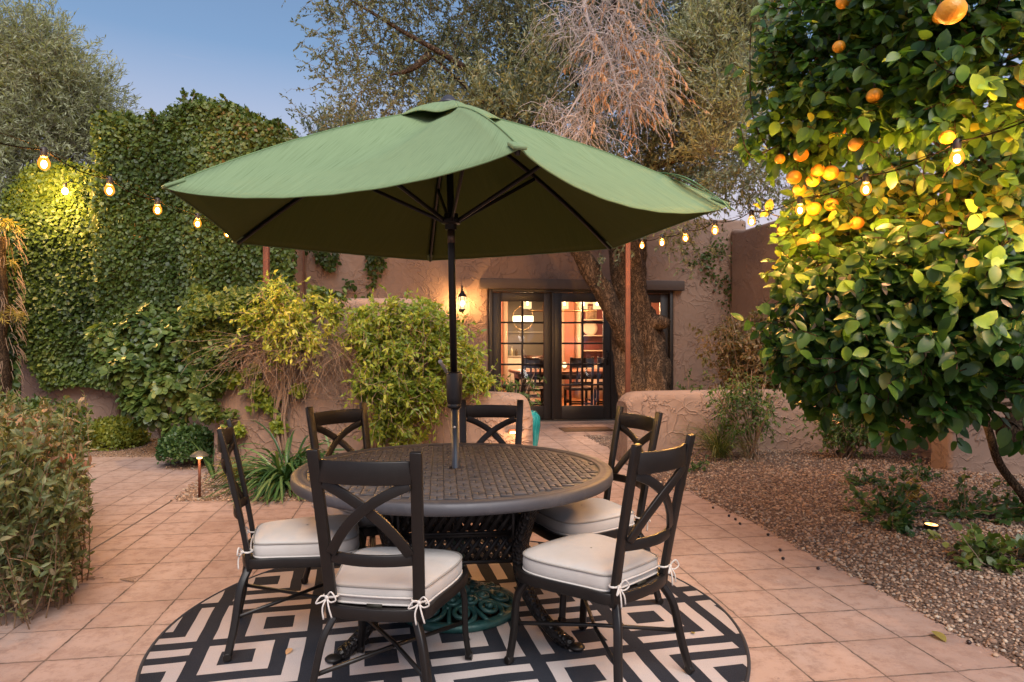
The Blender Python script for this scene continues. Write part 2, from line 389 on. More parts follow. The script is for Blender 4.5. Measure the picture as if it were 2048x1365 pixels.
def stone_mat():
    m, n, o = new_mat('pebbles'); a = nd(n, 'Attribute', attribute_name='rnd').outputs['Fac']
    col = ramp(n, a, [(0, (.08, .05, .036)), (.25, (.20, .12, .08)), (.5, (.32, .20, .135)), (.75, (.40, .275, .19)), (.92, (.24, .20, .17)), (1, (.50, .40, .30))])
    col = mixc(n, .5, col, mixc(n, noise(n, coords(n), 120, 3, .7), (.6, .6, .6), (1.3, 1.3, 1.3)), 'MULTIPLY')
    p = nd(n, 'BsdfPrincipled', {'Base Color': col, 'Roughness': .8}); n.links.new(p.outputs[0], o.inputs[0]); return m
M['stone'] = stone_mat()
# ------------------------------------------------------------------ ground
mb = MB(); mb.sheet([(-60, -20), (60, -20), (60, 90), (-60, 90)], -.012); tag(mb.build('ground', M['ground']), kind='structure')
TH = R(8.25); UX = np.array([cos(TH), sin(TH)]); VX = np.array([-sin(TH), cos(TH)])
mb = MB(); mb.sheet([(-9, -4), (6.5, -4), (6.5, 12.6), (-9, 10.4)], 0.0); tag(mb.build('patio', M['tile']), kind='structure')

def inside(P, poly):
    x, y = P[:, 0], P[:, 1]; r = np.zeros(len(P), bool); n = len(poly)
    for i in range(n):
        x0, y0 = poly[i]; x1, y1 = poly[(i+1) % n]
        if y0 == y1: continue
        c = ((y0 > y) != (y1 > y)) & (x < (x1-x0)*(y-y0)/(y1-y0)+x0); r ^= c
    return r
def edgedist(P, poly, closed=True):
    d = np.full(len(P), 1e9); n = len(poly)
    for i in range(n if closed else n-1):
        a = np.array(poly[i]); b = np.array(poly[(i+1) % n]); ab = b-a
        t = np.clip(((P-a)@ab)/max(ab@ab, 1e-9), 0, 1); d = np.minimum(d, np.linalg.norm(P-(a+t[:, None]*ab), axis=1))
    return d
SPROTO = []
for s in range(8):
    t_ = (1+5**.5)/2
    v = nrm(np.array([[-1,t_,0],[1,t_,0],[-1,-t_,0],[1,-t_,0],[0,-1,t_],[0,1,t_],[0,-1,-t_],[0,1,-t_],[t_,0,-1],[t_,0,1],[-t_,0,-1],[-t_,0,1]]))
    v = v*rng.uniform(.72, 1.15, (12, 1))*np.array([1, rng.uniform(.65, .95), rng.uniform(.5, .8)]); SPROTO.append(v)
IF = np.array([[0,11,5],[0,5,1],[0,1,7],[0,7,10],[0,10,11],[1,5,9],[5,11,4],[11,10,2],[10,7,6],[7,1,8],[3,9,4],[3,4,2],[3,2,6],[3,6,8],[3,8,9],[4,9,5],[2,4,11],[6,2,10],[8,6,7],[9,8,1]])
def stones(mb, P, r):
    for k in range(8):
        Q = P[k::8]; rr = r[k::8]; n = len(Q)
        if n == 0: continue
        th = rng.uniform(0, 2*pi, n); c, s_ = np.cos(th), np.sin(th); v = SPROTO[k]
        x = v[None, :, 0]*c[:, None]-v[None, :, 1]*s_[:, None]; y = v[None, :, 0]*s_[:, None]+v[None, :, 1]*c[:, None]
        V = np.stack([x, y, np.repeat(v[None, :, 2], n, 0)], -1)*rr[:, None, None]+Q[:, None]
        FF = (IF[None]+(np.arange(n)*12)[:, None, None]).reshape(-1, 3)
        base = mb.n; mb.V.append(V.reshape(-1, 3)); mb.n += n*12; mb.has = True
        mb.F.append(FF+base); mb.A.append(np.repeat(rng.uniform(0, 1, n), 20))
def bed(name, poly, hmax, fall, dens, mat, label, seed, step=.05, near=None):
    poly = [tuple(p) for p in poly]; A = np.array(poly); x0, y0 = A.min(0)-.1; x1, y1 = A.max(0)+.1
    nx, ny = int((x1-x0)/step)+1, int((y1-y0)/step)+1
    gx, gy = np.meshgrid(np.linspace(x0, x1, nx), np.linspace(y0, y1, ny), indexing='ij'); P = np.c_[gx.ravel(), gy.ravel()]
    def hh(P):
        d = edgedist(P, poly); ins = inside(P, poly)
        h = hmax*(1-np.exp(-d/fall))+.012*np.sin(P[:, 0]*5.1)*np.cos(P[:, 1]*4.3)*np.clip(d/.4, 0, 1)
        return np.where(ins, h+.002, -.03)
    z = hh(P); V = np.c_[P, z]; i = np.arange(nx-1)[:, None]; j = np.arange(ny-1)[None]
    Fq = np.stack([i*ny+j, (i+1)*ny+j, (i+1)*ny+j+1, i*ny+j+1], -1).reshape(-1, 4); keep = (z[Fq] > -.02).any(1)
    m = MB(); m.add(V, Fq[keep]); tag(m.build(name, mat, smooth=True), kind='structure')
    n = int((x1-x0)*(y1-y0)*dens); Q = np.c_[rng.uniform(x0, x1, n), rng.uniform(y0, y1, n)]
    Q = Q[inside(Q, poly) | (edgedist(Q, poly) < .012)]
    if near is not None: Q = Q[near(Q)]
    r = rng.lognormal(np.log(.0095), .28, len(Q)); zz = np.maximum(hh(Q), 0)+r*.35
    m = MB(); stones(m, np.c_[Q, zz], r); tag(m.build('pebbles', M['stone']), label, 'gravel', kind='stuff')
    return hh
edge = [gp(*p)[:2] for p in [(1322,979),(1380,983),(1424,1008),(1512,1047),(1603,1101),(1669,1134),(1738,1171),(1815,1211),(1913,1268),(2027,1330)]]
far = gp(1255, 930)[:2]
e0 = edge[0]; el = edge[-1]
bed_r = [far, (far[0]+.1, far[1]-.9), e0+np.array([-.12, .5]), e0] + list(edge[1:]) + [el+np.array([.28, -1.0]), el+np.array([.55, -2.2]), (6.2, -.2), (6.2, 9.0), (1.9, 8.2)]
HR = bed('gravel_bed', bed_r, .15, .9, 2300, M['gravel'], 'brown pebble gravel filling the raised bed right of the patio', 1,
         near=lambda Q: (Q[:, 0]/np.maximum(Q[:, 1], .1) < .80) & ((Q[:, 1] < 6.4) | (rng.random(len(Q)) < .5)))
def hz(x, y): return float(HR(np.array([[x, y]]))[0])
bl = [gp(343,1003)[:2], gp(400,955)[:2], gp(425,936)[:2], (gp(425,936)[0], 6.9), (.05, 6.75), (.2, 6.3), gp(880,1003)[:2]]
HL = bed('planting_bed', bl, .03, .4, 1800, M['gravel_lit'], 'tan gravel round the path light and strap leaved plants', 2)
bt = [gp(1168,872)[:2], gp(1240,872)[:2]+np.array([.6, 0]), (1.9, 8.0), (1.22, 7.5), gp(1232,905)[:2]]
HT = bed('tree_bed', bt, .04, .3, 900, M['gravel'], 'dark gravel at the foot of the olive tree', 3)
bk = [(-7.2, 9.3), gp(165,915)[:2], gp(318,915)[:2], gp(330,940)[:2], gp(400,941)[:2], (-3.1, 8.8), (-3.1, 9.3)]
HB = bed('shrub_bed', bk, .04, .4, 500, M['gravel_lit'], 'tan gravel between the round clipped shrubs', 4)

mb = MB(); _a, _b = gp(95, 1155), gp(343, 1003); mb.rect([(_a[0], _a[1], .001), (_b[0], _b[1], .001)], .012, .005, (0, 0, 1)); tag(mb.build('expansion_joint', simple('joint_filler', (.13, .10, .085), .8, 0, 30, .3)), kind='structure')

# ------------------------------------------------------------------ garden walls
def low_wall(name, label, profile, y0, y1, bev=.07):
    t = thing(name, label, 'wall', (0, 0, 0)); m = MB(); m.prism(profile, y0, y1)
    m.build('wall_body', M['stucco'], t, smooth=True, bevel=bev, seg=4, ang=40); return t
def px2xz(px, py, Y): p = at(px, py, Y); return (p[0], p[2])
Yw = 6.75
top = catmull([px2xz(*p, Yw) for p in [(423,606),(600,598),(780,596),(850,600),(884,620),(905,665),(922,722),(942,768),(968,785),(1010,788),(1042,792),(1058,808),(1066,840)]], 4)
prof = [(top[0][0], -.05)]+[(top[-1][0], -.05)]+[tuple(p) for p in top[::-1]]
low_wall('garden_wall', 'brown stucco wall with a swept down rounded end, covered in yellow green vines', prof, Yw, Yw+.3)
# right wall follows a curved line
path = np.array([[1.19, 7.32], [1.6, 7.42], [2.2, 7.55], [2.9, 7.7], [3.55, 7.75], [4.05, 7.5], [4.35, 6.95], [4.45, 6.45]])
hts = np.array([.77, .775, .775, .77, .78, 1.15, 1.9, 2.05])
cp = catmull(np.c_[path, hts], 6); T2 = nrm(np.gradient(cp[:, :2], axis=0)); Nn = np.c_[-T2[:, 1], T2[:, 0]]
loops = []
for q in range(len(cp)):
    h = cp[q, 2]; a = cp[q, :2]; end = min(q, 3)/3.0
    hh_ = h-.10*(1-end)**2; w = .15
    row = []
    for (s, z) in [(-w, -.1), (-w, hh_-.09), (-w*.93, hh_-.04), (-w*.7, hh_-.01), (0, hh_), (w*.7, hh_-.01), (w*.93, hh_-.04), (w, hh_-.09), (w, -.1)]:
        p = a+Nn[q]*s*(-1); row.append((p[0], p[1], z))
    loops.append(row)
G = np.array(loops)
m = MB(); m.grid(G); k = G.shape[1]; m.add(G[0], [np.arange(k)[::-1].copy()]); m.add(G[-1], [np.arange(k)])
t = thing('garden_wall', 'low grey brown stucco wall with a rounded top on the right, behind the leafy bush', 'wall'); m.build('wall_body', M['stucco'], t, smooth=True)
m = MB(); m.prism([(3.92, -.1), (9.5, -.1), (9.5, 2.0), (4.1, 2.0), (4.0, 1.97), (3.92, 1.85)], 6.05, 6.35)
t = thing('garden_wall', 'dark brown stucco wall standing under the citrus tree at the right edge', 'wall'); m.build('wall_body', M['stucco'], t, smooth=True, bevel=.05, seg=3)

# tall walls wrapped in creeper
Ya, Yb = 9.6, 9.25
t = thing('tall_garden_wall', 'tall stucco wall on the far left hidden under dark green ivy', 'wall')
m = MB(); m.prism([(-7.0, -.1), (-5.6, -.1), (-5.6, 3.5), (-7.0, 3.5)], Ya, Ya+.35); m.build('wall_body', M['stucco'], t, bevel=.04)
t = thing('tall_garden_wall', 'taller stucco wall behind the red brown post, buried in ivy up to its bushy top', 'wall')
m = MB(); m.prism([(-5.3, -.1), (-3.15, -.1), (-3.15, 4.1), (-5.3, 4.1)], Yb, Yb+1.6); m.build('wall_body', M['stucco'], t, bevel=.04)

# ------------------------------------------------------------------ house, in its own frame (u along the wall, v inwards)
OY = 10.8
def uu(px, v=0.0):
    k = (px-CX)/F; return (k*(OY+v*cos(TH))+v*sin(TH))/(cos(TH)-k*sin(TH))
def HW(u, v, z): return np.array([u*cos(TH)-v*sin(TH), OY+u*sin(TH)+v*cos(TH), z])
house = thing('house', 'brown stucco house with dark glazed doors lit from inside', 'house', (0, OY, 0), TH)
uL, uR = -6.5, 3.70
D0, D1, DT = -.37, 2.69, 2.16
m = MB(); m.prism([(uL, -.1), (D0, -.1), (D0, DT), (D1, DT), (D1, -.1), (uR+.3, -.1), (uR+.3, 3.36), (uL, 3.36)], 0, .32)
m.build('wall', M['stucco'], house, smooth=True, bevel=.05, seg=3)
# wing wall coming towards the garden
wl = MB(); wl.prism([(-4.2, -.1), (0, -.1), (0, 3.2), (-.4, 3.12), (-2.0, 3.1), (-4.2, 3.12)], 0, .3)
wing = wl.build('wing_wall', M['stucco'], house, smooth=True, bevel=.06, seg=3)
wing.rotation_euler = (0, 0, R(90)); wing.location = (uR+.3, 0, 0)
M['lintel'] = simple('painted_lintel', (.075, .052, .043), .6, 0, 12, .2, .05, 40)
m = MB(); m.bb(uu(959), uu(1364), -.12, .02, 2.15, 2.31); m.build('lintel', M['lintel'], house, bevel=.008)
M['door'] = simple('dark_bronze_frame', (.020, .015, .013), .42, 0, 10, .15)
M['glass'] = None
gm, gn, go = new_mat('door_glass')
gl = nd(gn, 'BsdfGlossy', {'Color': (1, 1, 1, 1), 'Roughness': .0}); tr = nd(gn, 'BsdfTransparent', {'Color': (.96, .97, .95, 1)})
fr = math_(gn, 'ADD', .045, math_(gn, 'MULTIPLY', math_(gn, 'POWER', nd(gn, 'LayerWeight', {'Blend': .5}).outputs['Facing'], 4.0), .6))
gx = nd(gn, 'MixShader', {0: fr, 1: tr.outputs[0], 2: gl.outputs[0]}); gn.links.new(gx.outputs[0], go.inputs[0]); M['glass'] = gm
# outer frame
m = MB(); m.bb(D0, D0+.055, -.03, .16, 0, DT); m.bb(D1-.055, D1, -.03, .16, 0, DT); m.bb(D0+.055, D1-.055, -.03, .16, DT-.055, DT)
m.bb(D0+.055, D1-.055, -.03, .16, .0, .045)
m.build('door_frame', M['door'], house, bevel=.004)
m = MB(); m.bb(D0-.02, D1+.02, -.16, -.032, -.02, .03); m.build('door_sill', simple('concrete_sill', (.30, .20, .155), .8, 0, 20, .2), house, bevel=.008)
pw = (D1-D0-.11)/3
for i in range(3):
    a = D0+.055+i*pw; b = a+pw; vy = 0.03 if i != 1 else -.005
    a += .006; b -= .006
    d = MB(); st = .14; z0, z1, g0, g1 = .05, DT-.06, .27, 1.955
    d.bb(a, a+st, vy, vy+.05, z0, z1); d.bb(b-st, b, vy, vy+.05, z0, z1); d.bb(a+st, b-st, vy, vy+.05, z0, g0); d.bb(a+st, b-st, vy, vy+.05, g1, z1)
    dob = d.build('glazed_door', M['door'], house, bevel=.005)
    g = MB(); g.bb(a+st, b-st, vy+.022, vy+.028, g0, g1); g.build('glass', M['glass'], dob)
    q = MB(); w = b-a-2*st; mid = (a+b)/2; q.bb(mid-.015, mid+.015, vy+.006, vy+.044, g0, g1)
    for r_ in range(1, 5):
        z = g0+(g1-g0)*r_/5; q.bb(a+st, mid-.0155, vy+.008, vy+.042, z-.0145, z+.0145); q.bb(mid+.0155, b-st, vy+.008, vy+.042, z-.0145, z+.0145)
    q.build('muntins', M['door'], dob)
    if i == 1:
        hmb = MB(); hmb.bb(b-.09, b-.055, vy-.012, vy-.001, .93, 1.17); hmb.tube([(b-.072, vy-.01, 1.02), (b-.072, vy-.05, 1.02), (b-.16, vy-.055, 1.02)], .009); hmb.tube([(b-.072, vy-.012, 1.12), (b-.072, vy-.03, 1.12)], .018)
        hmb.build('handle', M['metal'], dob)
    # corner trim
m = MB()
for i in (1, 2): m.bb(D0+.055+i*pw-.02, D0+.055+i*pw+.02, -.028, .028, .046, DT-.056)
m.build('mullion', M['door'], house, bevel=.004)

# interior shell (part of the house)
M['pinkwall'] = simple('pink_plaster', (.66, .32, .23), .8, 0, 3, .06)
M['cream'] = simple('cream_trim', (.72, .62, .48), .6)
M['greywall'] = simple('greige_plaster', (.42, .36, .28), .8)
def wood(name, c1, c2, sc=6, ax=(1, 12, 1)):
    mm, n, o = new_mat(name); ob = coords(n); mp = nd(n, 'Mapping', {'Vector': ob}); mp.inputs['Scale'].default_value = ax
    f = noise(n, mp.outputs[0], sc, 5, .6)
    p = nd(n, 'BsdfPrincipled', {'Base Color': mixc(n, ramp(n, f, [(.35, 0.0), (.65, 1.0)]), c1, c2), 'Roughness': .35}); n.links.new(p.outputs[0], o.inputs[0]); return mm
M['woodfloor'] = wood('wood_floor', (.30, .13, .05), (.42, .20, .09)); M['darkwood'] = wood('dark_wood', (.018, .009, .006), (.045, .02, .012)); M['tablewood'] = wood('table_wood', (.20, .08, .035), (.34, .15, .07), 5, (1, 9, 1))
BV = 4.6
m = MB(); m.bb(-3.4, 5.2, .325, 8.6, -.12, .02); m.build('floor', M['woodfloor'], house)
m = MB(); m.bb(-3.4, 5.2, .325, 8.6, 2.75, 2.9); m.build('ceiling', M['cream'], house)
m = MB(); m.bb(-3.5, -3.4, .325, 8.6, .02, 2.75); m.bb(5.2, 5.3, .325, 8.6, .02, 2.75)
o1, o2 = uu(1015, BV), uu(1120, BV)           # cased opening in the back wall
m.bb(-3.4, o1, BV, BV+.15, .02, 2.75); m.bb(o2, 5.2, BV, BV+.15, .02, 2.75); m.bb(o1, o2, BV, BV+.15, 2.25, 2.75)
m.build('inner_wall', M['pinkwall'], house)
m = MB(); m.bb(o1-.1, o1, BV-.03, BV-.002, .02, 2.35); m.bb(o2, o2+.1, BV-.03, BV-.002, .02, 2.35); m.bb(o1, o2, BV-.03, BV-.002, 2.25, 2.35); m.build('door_casing', M['cream'], house)
m = MB(); m.bb(-3.4, 5.2, 8.4, 8.59, .02, 2.75); m.build('far_wall', M['greywall'], house)
# kitchen counter against the far wall
k = thing('kitchen_counter', 'pale counter with cabinets seen through the left glass door', 'counter', HW(uu(1060, 7.6), 7.6, .02), TH)
m = MB(); m.bb(-1.2, 1.2, -.3, .3, 0, .86); m.build('cabinet', M['cream'], k, bevel=.01)
m = MB(); m.bb(-1.25, 1.25, -.34, .34, .862, .9); m.build('worktop', simple('worktop', (.5, .42, .33), .3), k)
for i, (dx, hgt, cc) in enumerate([(-.75, .3, (.5, .1, .05)), (-.62, .22, (.1, .15, .1)), (-.5, .26, (.6, .5, .3)), (-.38, .18, (.12, .08, .05)), (-.2, .24, (.6, .55, .45))]):
    b = thing('bottle', ['tall red bottle on the counter beyond the door', 'small dark green bottle on the counter beyond the door', 'tan bottle in the middle of the counter beyond the door', 'short brown bottle on the counter beyond the door', 'cream bottle at the right of the counter group'][i], 'bottle', HW(uu(1060, 7.5)+dx, 7.5, .925), TH)
    m = MB(); m.lathe([(0, 0), (.035, 0), (.036, hgt*.6), (.014, hgt*.8), (.014, hgt), (0, hgt)], n=12); m.build('body', simple('bottle', cc, .2), b, smooth=True)
# wall shelf
m = MB(); sx = uu(1075, 8.3); m.bb(-.9, .9, -.12, .12, 0, .04)
tag(m.build('wall_shelf', M['cream']), 'long cream wall shelf above the counter inside', 'shelf'); bpy.data.objects['wall_shelf'].location = HW(sx, 8.26, 1.55); bpy.data.objects['wall_shelf'].rotation_euler = (0, 0, TH)
# hutch seen through the middle door
hu = uu(1187, 4.3)
hc = thing('display_cabinet', 'open white display cabinet with plum back holding framed picture and plates', 'cabinet', HW(hu, 4.3, .02), TH)
m = MB(); m.bb(-.40, -.34, -.2, .2, 0, 2.2); m.bb(.34, .40, -.2, .2, 0, 2.2); m.bb(-.34, .34, -.2, .2, 2.14, 2.2); m.bb(-.34, .34, -.2, .2, 0, .75); m.build('carcass', M['cream'], hc)
m = MB(); m.bb(-.34, .34, .17, .2, .76, 2.13); m.build('back_panel', simple('plum_panel', (.26, .09, .09), .7), hc)
for z in (1.08, 1.42, 1.78):
    m = MB(); m.bb(-.34, .34, -.19, .17, z-.012, z+.012); m.build('shelf', M['cream'], hc)
pl = thing('plate', 'round pale plate standing on the cabinet shelf', 'plate', HW(hu-.08, 4.28, 1.434), TH)
m = MB(); m.lathe([(0, 0), (.10, .0), (.17, .02), (.175, .028), (.10, .012), (0, .012)], n=28); po = m.build('dish', simple('plate', (.7, .62, .5), .3), pl, smooth=True); po.rotation_euler = (R(78), 0, 0); po.location = (0, .05, .175)
pc = thing('picture_frame', 'framed leaf print standing on the upper cabinet shelf', 'picture', HW(hu-.05, 4.32, 1.793), TH)
m = MB(); m.bb(-.13, .13, 0, .02, 0, .33); m.build('frame', simple('frame', (.5, .4, .28), .5), pc)
m = MB(); m.bb(-.10, .10, -.004, -.001, .03, .30); m.build('print', simple('print', (.30, .24, .16), .8, 0, 18, .9), pc)

# dining set
tu, tv = uu(1150, 1.75), 1.75
dt = thing('dining_table', 'wooden dining table inside behind the glazed doors', 'table', HW(tu-.15, tv, .02), TH)
m = MB(); m.bb(-1.05, 1.15, -.5, .5, .70, .75); m.build('table_top', M['tablewood'], dt, bevel=.008)
m = MB(); m.bb(-.95, 1.05, -.42, .42, .60, .699); m.build('apron', M['darkwood'], dt)
for x in (-.9, 1.0):
    for y in (-.38, .38): m = MB(); m.bb(x-.045, x+.045, y-.045, y+.045, 0, .6); m.build('leg', M['darkwood'], dt, bevel=.004)
dc0 = thing('dining_chair', 'dark dining chair with its tall back to the left glass door', 'chair', (0, 0, .02))
m = MB(); m.bb(-.22, .22, -.22, .22, .43, .48); m.build('seat', M['darkwood'], dc0, bevel=.01)
for x in (-.195, .195):
    m = MB(); m.rect([(x, -.2, 0), (x, -.2, .45), (x, -.28, 1.02)], .04, .035, (0, 1, 0)); m.build('back_leg', M['darkwood'], dc0)
    m = MB(); m.rect([(x, .19, 0), (x, .19, .43)], .04, .04, (0, 1, 0)); m.build('leg', M['darkwood'], dc0)
m = MB(); m.rect([(-.19, -.262, .92), (0, -.30, .92), (.19, -.262, .92)], .17, .022, (0, 1, 0)); m.rect([(-.19, -.215, .56), (.19, -.215, .56)], .05, .02, (0, 1, 0))
for x in (-.08, 0, .08): m.rect([(x, -.215, .58), (x, -.275, .84)], .03, .015, (0, 1, 0))
m.build('backrest', M['darkwood'], dc0)
m = MB(); m.rect([(-.19, .19, .2), (.19, .19, .2)], .03, .02, (0, 1, 0)); m.rect([(-.19, -.2, .2), (.19, -.2, .2)], .03, .02, (0, 1, 0)); m.rect([(-.195, -.2, .25), (-.195, .19, .25)], .03, .02, (1, 0, 0)); m.rect([(.195, -.2, .25), (.195, .19, .25)], .03, .02, (1, 0, 0)); m.build('stretcher', M['darkwood'], dc0)
dc0['group'] = 'dining chairs round the indoor table'
spots = [(uu(1067, 1.0), 1.05, 0), (uu(1158, 1.0), 1.05, 0, 'dark dining chair seen through the left panes of the middle door'), (uu(1182, 1.0)+.3, 1.0, -8, 'dark dining chair seen through the right panes of the middle door'), (uu(1000, 1.6), 1.75, -90, 'dark dining chair side on at the left end of the indoor table'), (uu(1075, 2.5), 2.6, 180, 'dark dining chair on the far side of the indoor table, facing the garden')]
for i, s in enumerate(spots):
    w = HW(s[0], s[1], .02)
    if i == 0: dc0.location = tuple(w); dc0.rotation_euler = (0, 0, TH)
    else: copy_thing(dc0, w, TH+R(s[2]), s[3])
# lamps inside
M['shade'] = None
sm, sn, so_ = new_mat('lit_glass_shade'); e1 = nd(sn, 'Emission', {0: (1, .72, .38, 1), 1: 1.1}); t1 = nd(sn, 'BsdfTransparent', {0: (1, .9, .75, 1)}); sn.links.new(nd(sn, 'MixShader', {0: .45, 1: t1.outputs[0], 2: e1.outputs[0]}).outputs[0], so_.inputs[0]); M['shade'] = sm
M['core'] = emit('bulb_core', (1.0, .62, .25), 30)
M['brass'] = simple('brass', (.35, .24, .12), .3, .9)
def plight(name, loc, watt, col, r=.04, parent=None):
    l = bpy.data.lights.new(name, 'POINT'); l.energy = watt; l.color = col; l.shadow_soft_size = r
    o = bpy.data.objects.new(name, l); COL.objects.link(o); o.location = tuple(loc)
    if parent: o.parent = parent
    return o
ch = thing('chandelier', 'chandelier with lit glass cylinder shades hanging over the indoor table', 'chandelier', HW(uu(1131, 1.9), 1.9, 2.75), TH)
m = MB(); m.tube([(0, 0, 0), (0, 0, -.75)], .01); m.lathe([(0, 0), (.07, 0), (.07, -.02), (0, -.03)], n=16); m.build('rod', M['brass'], ch)
shx = [uu(1055, 1.9)-uu(1131, 1.9), uu(1131, 1.9)-uu(1131, 1.9)-.02, uu(1167, 1.9)-uu(1131, 1.9), .62]
m = MB(); m.tube([(shx[0], 0, -.86), (shx[-1], 0, -.86)], .012)
m.tube(bez((0, 0, -.1), (.12, 0, -.5), (.28, 0, -.86)), .006); m.tube(bez((0, 0, -.1), (-.4, 0, -.3), (-.45, 0, -.86)), .006)
m.build('arm', M['brass'], ch)
for i, x in enumerate(shx):
    s = MB(); s.lathe([(.078, -.82), (.078, -.62)], (x, 0, 0), 20); s.F = s.F[:1]; s.A = s.A[:1]; so2 = s.build('lamp_shade', M['shade'], ch, smooth=True)
    b = MB(); b.ball((x, 0, -.72), (.022, .022, .035)); b.build('bulb', M['core'], so2, smooth=True)
for x in (-.2, .6):
    plight('chandelier_light', (x, 0, -.55), 130, (1, .50, .27), .12, ch)
pe = thing('pendant_lamp', 'drum pendant lamp in a brass hoop in the room beyond', 'pendant lamp', HW(uu(1046, 6.2), 6.2, 2.75), TH)
m = MB(); m.tube([(0, 0, 0), (0, 0, -.55)], .008); th_ = np.linspace(0, 2*pi, 30)[:-1]; m.tube(np.c_[.27*np.cos(th_), 0*th_, -.85+.30*np.sin(th_)], .01, closed=True); m.build('hoop', M['brass'], pe)
s = MB(); s.lathe([(.26, -.97), (.26, -.80)], n=28); s.F = s.F[:1]; s.A = s.A[:1]; s.build('lamp_shade', emit('lit_drum', (1, .74, .42), 3.0), pe, smooth=True)
plight('pendant_light', (0, 0, -1.15), 45, (1, .72, .45), .15, pe)
tl = thing('table_lamp', 'small glowing globe lamp on the indoor dining table', 'lamp', HW(uu(1129, 1.7), 1.7, .771), TH)
m = MB(); m.lathe([(0, 0), (.04, 0), (.04, .01), (.012, .02), (.012, .05), (0, .05)], n=12); m.build('base', M['brass'], tl)
m = MB(); m.ball((0, 0, .1), (.045, .045, .055)); m.build('globe', emit('lit_globe', (1, .7, .35), 1.6), tl, smooth=True)
# ------------------------------------------------------------------ rug
TC = np.array([-.28, 3.31])
def rug_mat():
    m, n, o = new_mat('woven_rug'); ob = coords(n)
    mp = nd(n, 'Mapping', {'Vector': ob}, vector_type='TEXTURE'); mp.inputs['Rotation'].default_value = (0, 0, R(12.8)); mp.inputs['Location'].default_value = (RUGPH[0], RUGPH[1], 0)
    dn = noise(n, ob, 2.2, 2, .5, 1)
    v = nd(n, 'VectorMath', {0: mp.outputs[0], 1: nd(n, 'VectorMath', {0: nd(n, 'VectorMath', {0: dn, 1: (.5, .5, .5)}, operation='SUBTRACT').outputs[0], 'Scale': .03}, operation='SCALE').outputs[0]}, operation='ADD').outputs[0]
    sp = nd(n, 'SeparateXYZ', {0: v}); P = .455; q = .0075
    def ax(s):
        s = math_(n, 'DIVIDE', math_(n, 'MULTIPLY', math_(n, 'ROUND', math_(n, 'DIVIDE', s, q)), q), P)
        return math_(n, 'MULTIPLY', math_(n, 'FRACT', s), 7.0), math_(n, 'FLOOR', s)
    (fx, ix), (fy, iy) = ax(sp.outputs[0]), ax(sp.outputs[1])
    par = math_(n, 'MULTIPLY', math_(n, 'FRACT', math_(n, 'MULTIPLY', math_(n, 'ADD', math_(n, 'ADD', ix, iy), 40.0), .5)), 4.0)   # 0 or 2
    dx = math_(n, 'ABSOLUTE', math_(n, 'SUBTRACT', fx, math_(n, 'ADD', 2.5, par))); dy = math_(n, 'ABSOLUTE', math_(n, 'SUBTRACT', fy, math_(n, 'SUBTRACT', 4.5, par)))
    d = math_(n, 'DIVIDE', math_(n, 'MAXIMUM', dx, dy), 10.0)
    w = ramp(n, d, [(0, 0.0), (.1, 1.0), (.2, 0.0), (.3, 1.0)], 'CONSTANT')
    bd = math_(n, 'MINIMUM', math_(n, 'MINIMUM', fx, math_(n, 'SUBTRACT', 7.0, fx)), math_(n, 'MINIMUM', fy, math_(n, 'SUBTRACT', 7.0, fy)))
    w = math_(n, 'MULTIPLY', w, math_(n, 'GREATER_THAN', bd, .5))
    wv = noise(n, nd(n, 'Mapping', {'Vector': ob}).outputs[0], 320, 2, .8)
    white = mixc(n, noise(n, ob, 3, 4), (.44, .37, .34), (.56, .48, .45)); black = mixc(n, noise(n, ob, 4, 4), (.013, .014, .019), (.03, .031, .038))
    wave = nd(n, 'TexWave', {'Vector': v, 'Scale': 62, 'Distortion': .4}, bands_direction='Y').outputs[1]
    white = mixc(n, math_(n, 'MULTIPLY', wave, .35), white, (.36, .30, .28))
    white = mixc(n, ramp(n, wv, [(.4, .5), (.6, 0.0)]), white, (.30, .25, .24)); black = mixc(n, ramp(n, wv, [(.5, 0.0), (.7, .5)]), black, (.07, .07, .085))
    col = mixc(n, w, black, white)
    p = nd(n, 'BsdfPrincipled', {'Base Color': col, 'Roughness': .95, 'Specular IOR Level': .1, 'Normal': bump(n, math_(n, 'ADD', wave, wv), .5, .003)})
    n.links.new(p.outputs[0], o.inputs[0]); return m
RC = np.array([-.27, 3.17]); RR = 1.31
_ux, _uy = .455*2.5/7, .455*4.5/7; _ct, _st = cos(R(12.8)), sin(R(12.8)); RUGPH = (-1.141+.27-(_ux*_ct-_uy*_st), 2.802-3.17-(_ux*_st+_uy*_ct))
rug = thing('round_rug', 'round rug with black and cream nested squares under the table', 'rug', (RC[0], RC[1], 0))
m = MB(); m.lathe([(0, .001), (RR-.012, .001), (RR-.012, .009), (0, .009)], n=128); m.build('rug_weave', rug_mat(), rug)
th_ = np.linspace(0, 2*pi, 161)[:-1]
m = MB(); m.tube(np.c_[(RR-.005)*np.cos(th_), (RR-.005)*np.sin(th_), 0*th_+.006], .008, 6, closed=True); m.build('bound_edge', simple('rug_binding', (.02, .02, .025), .9), rug, smooth=True)

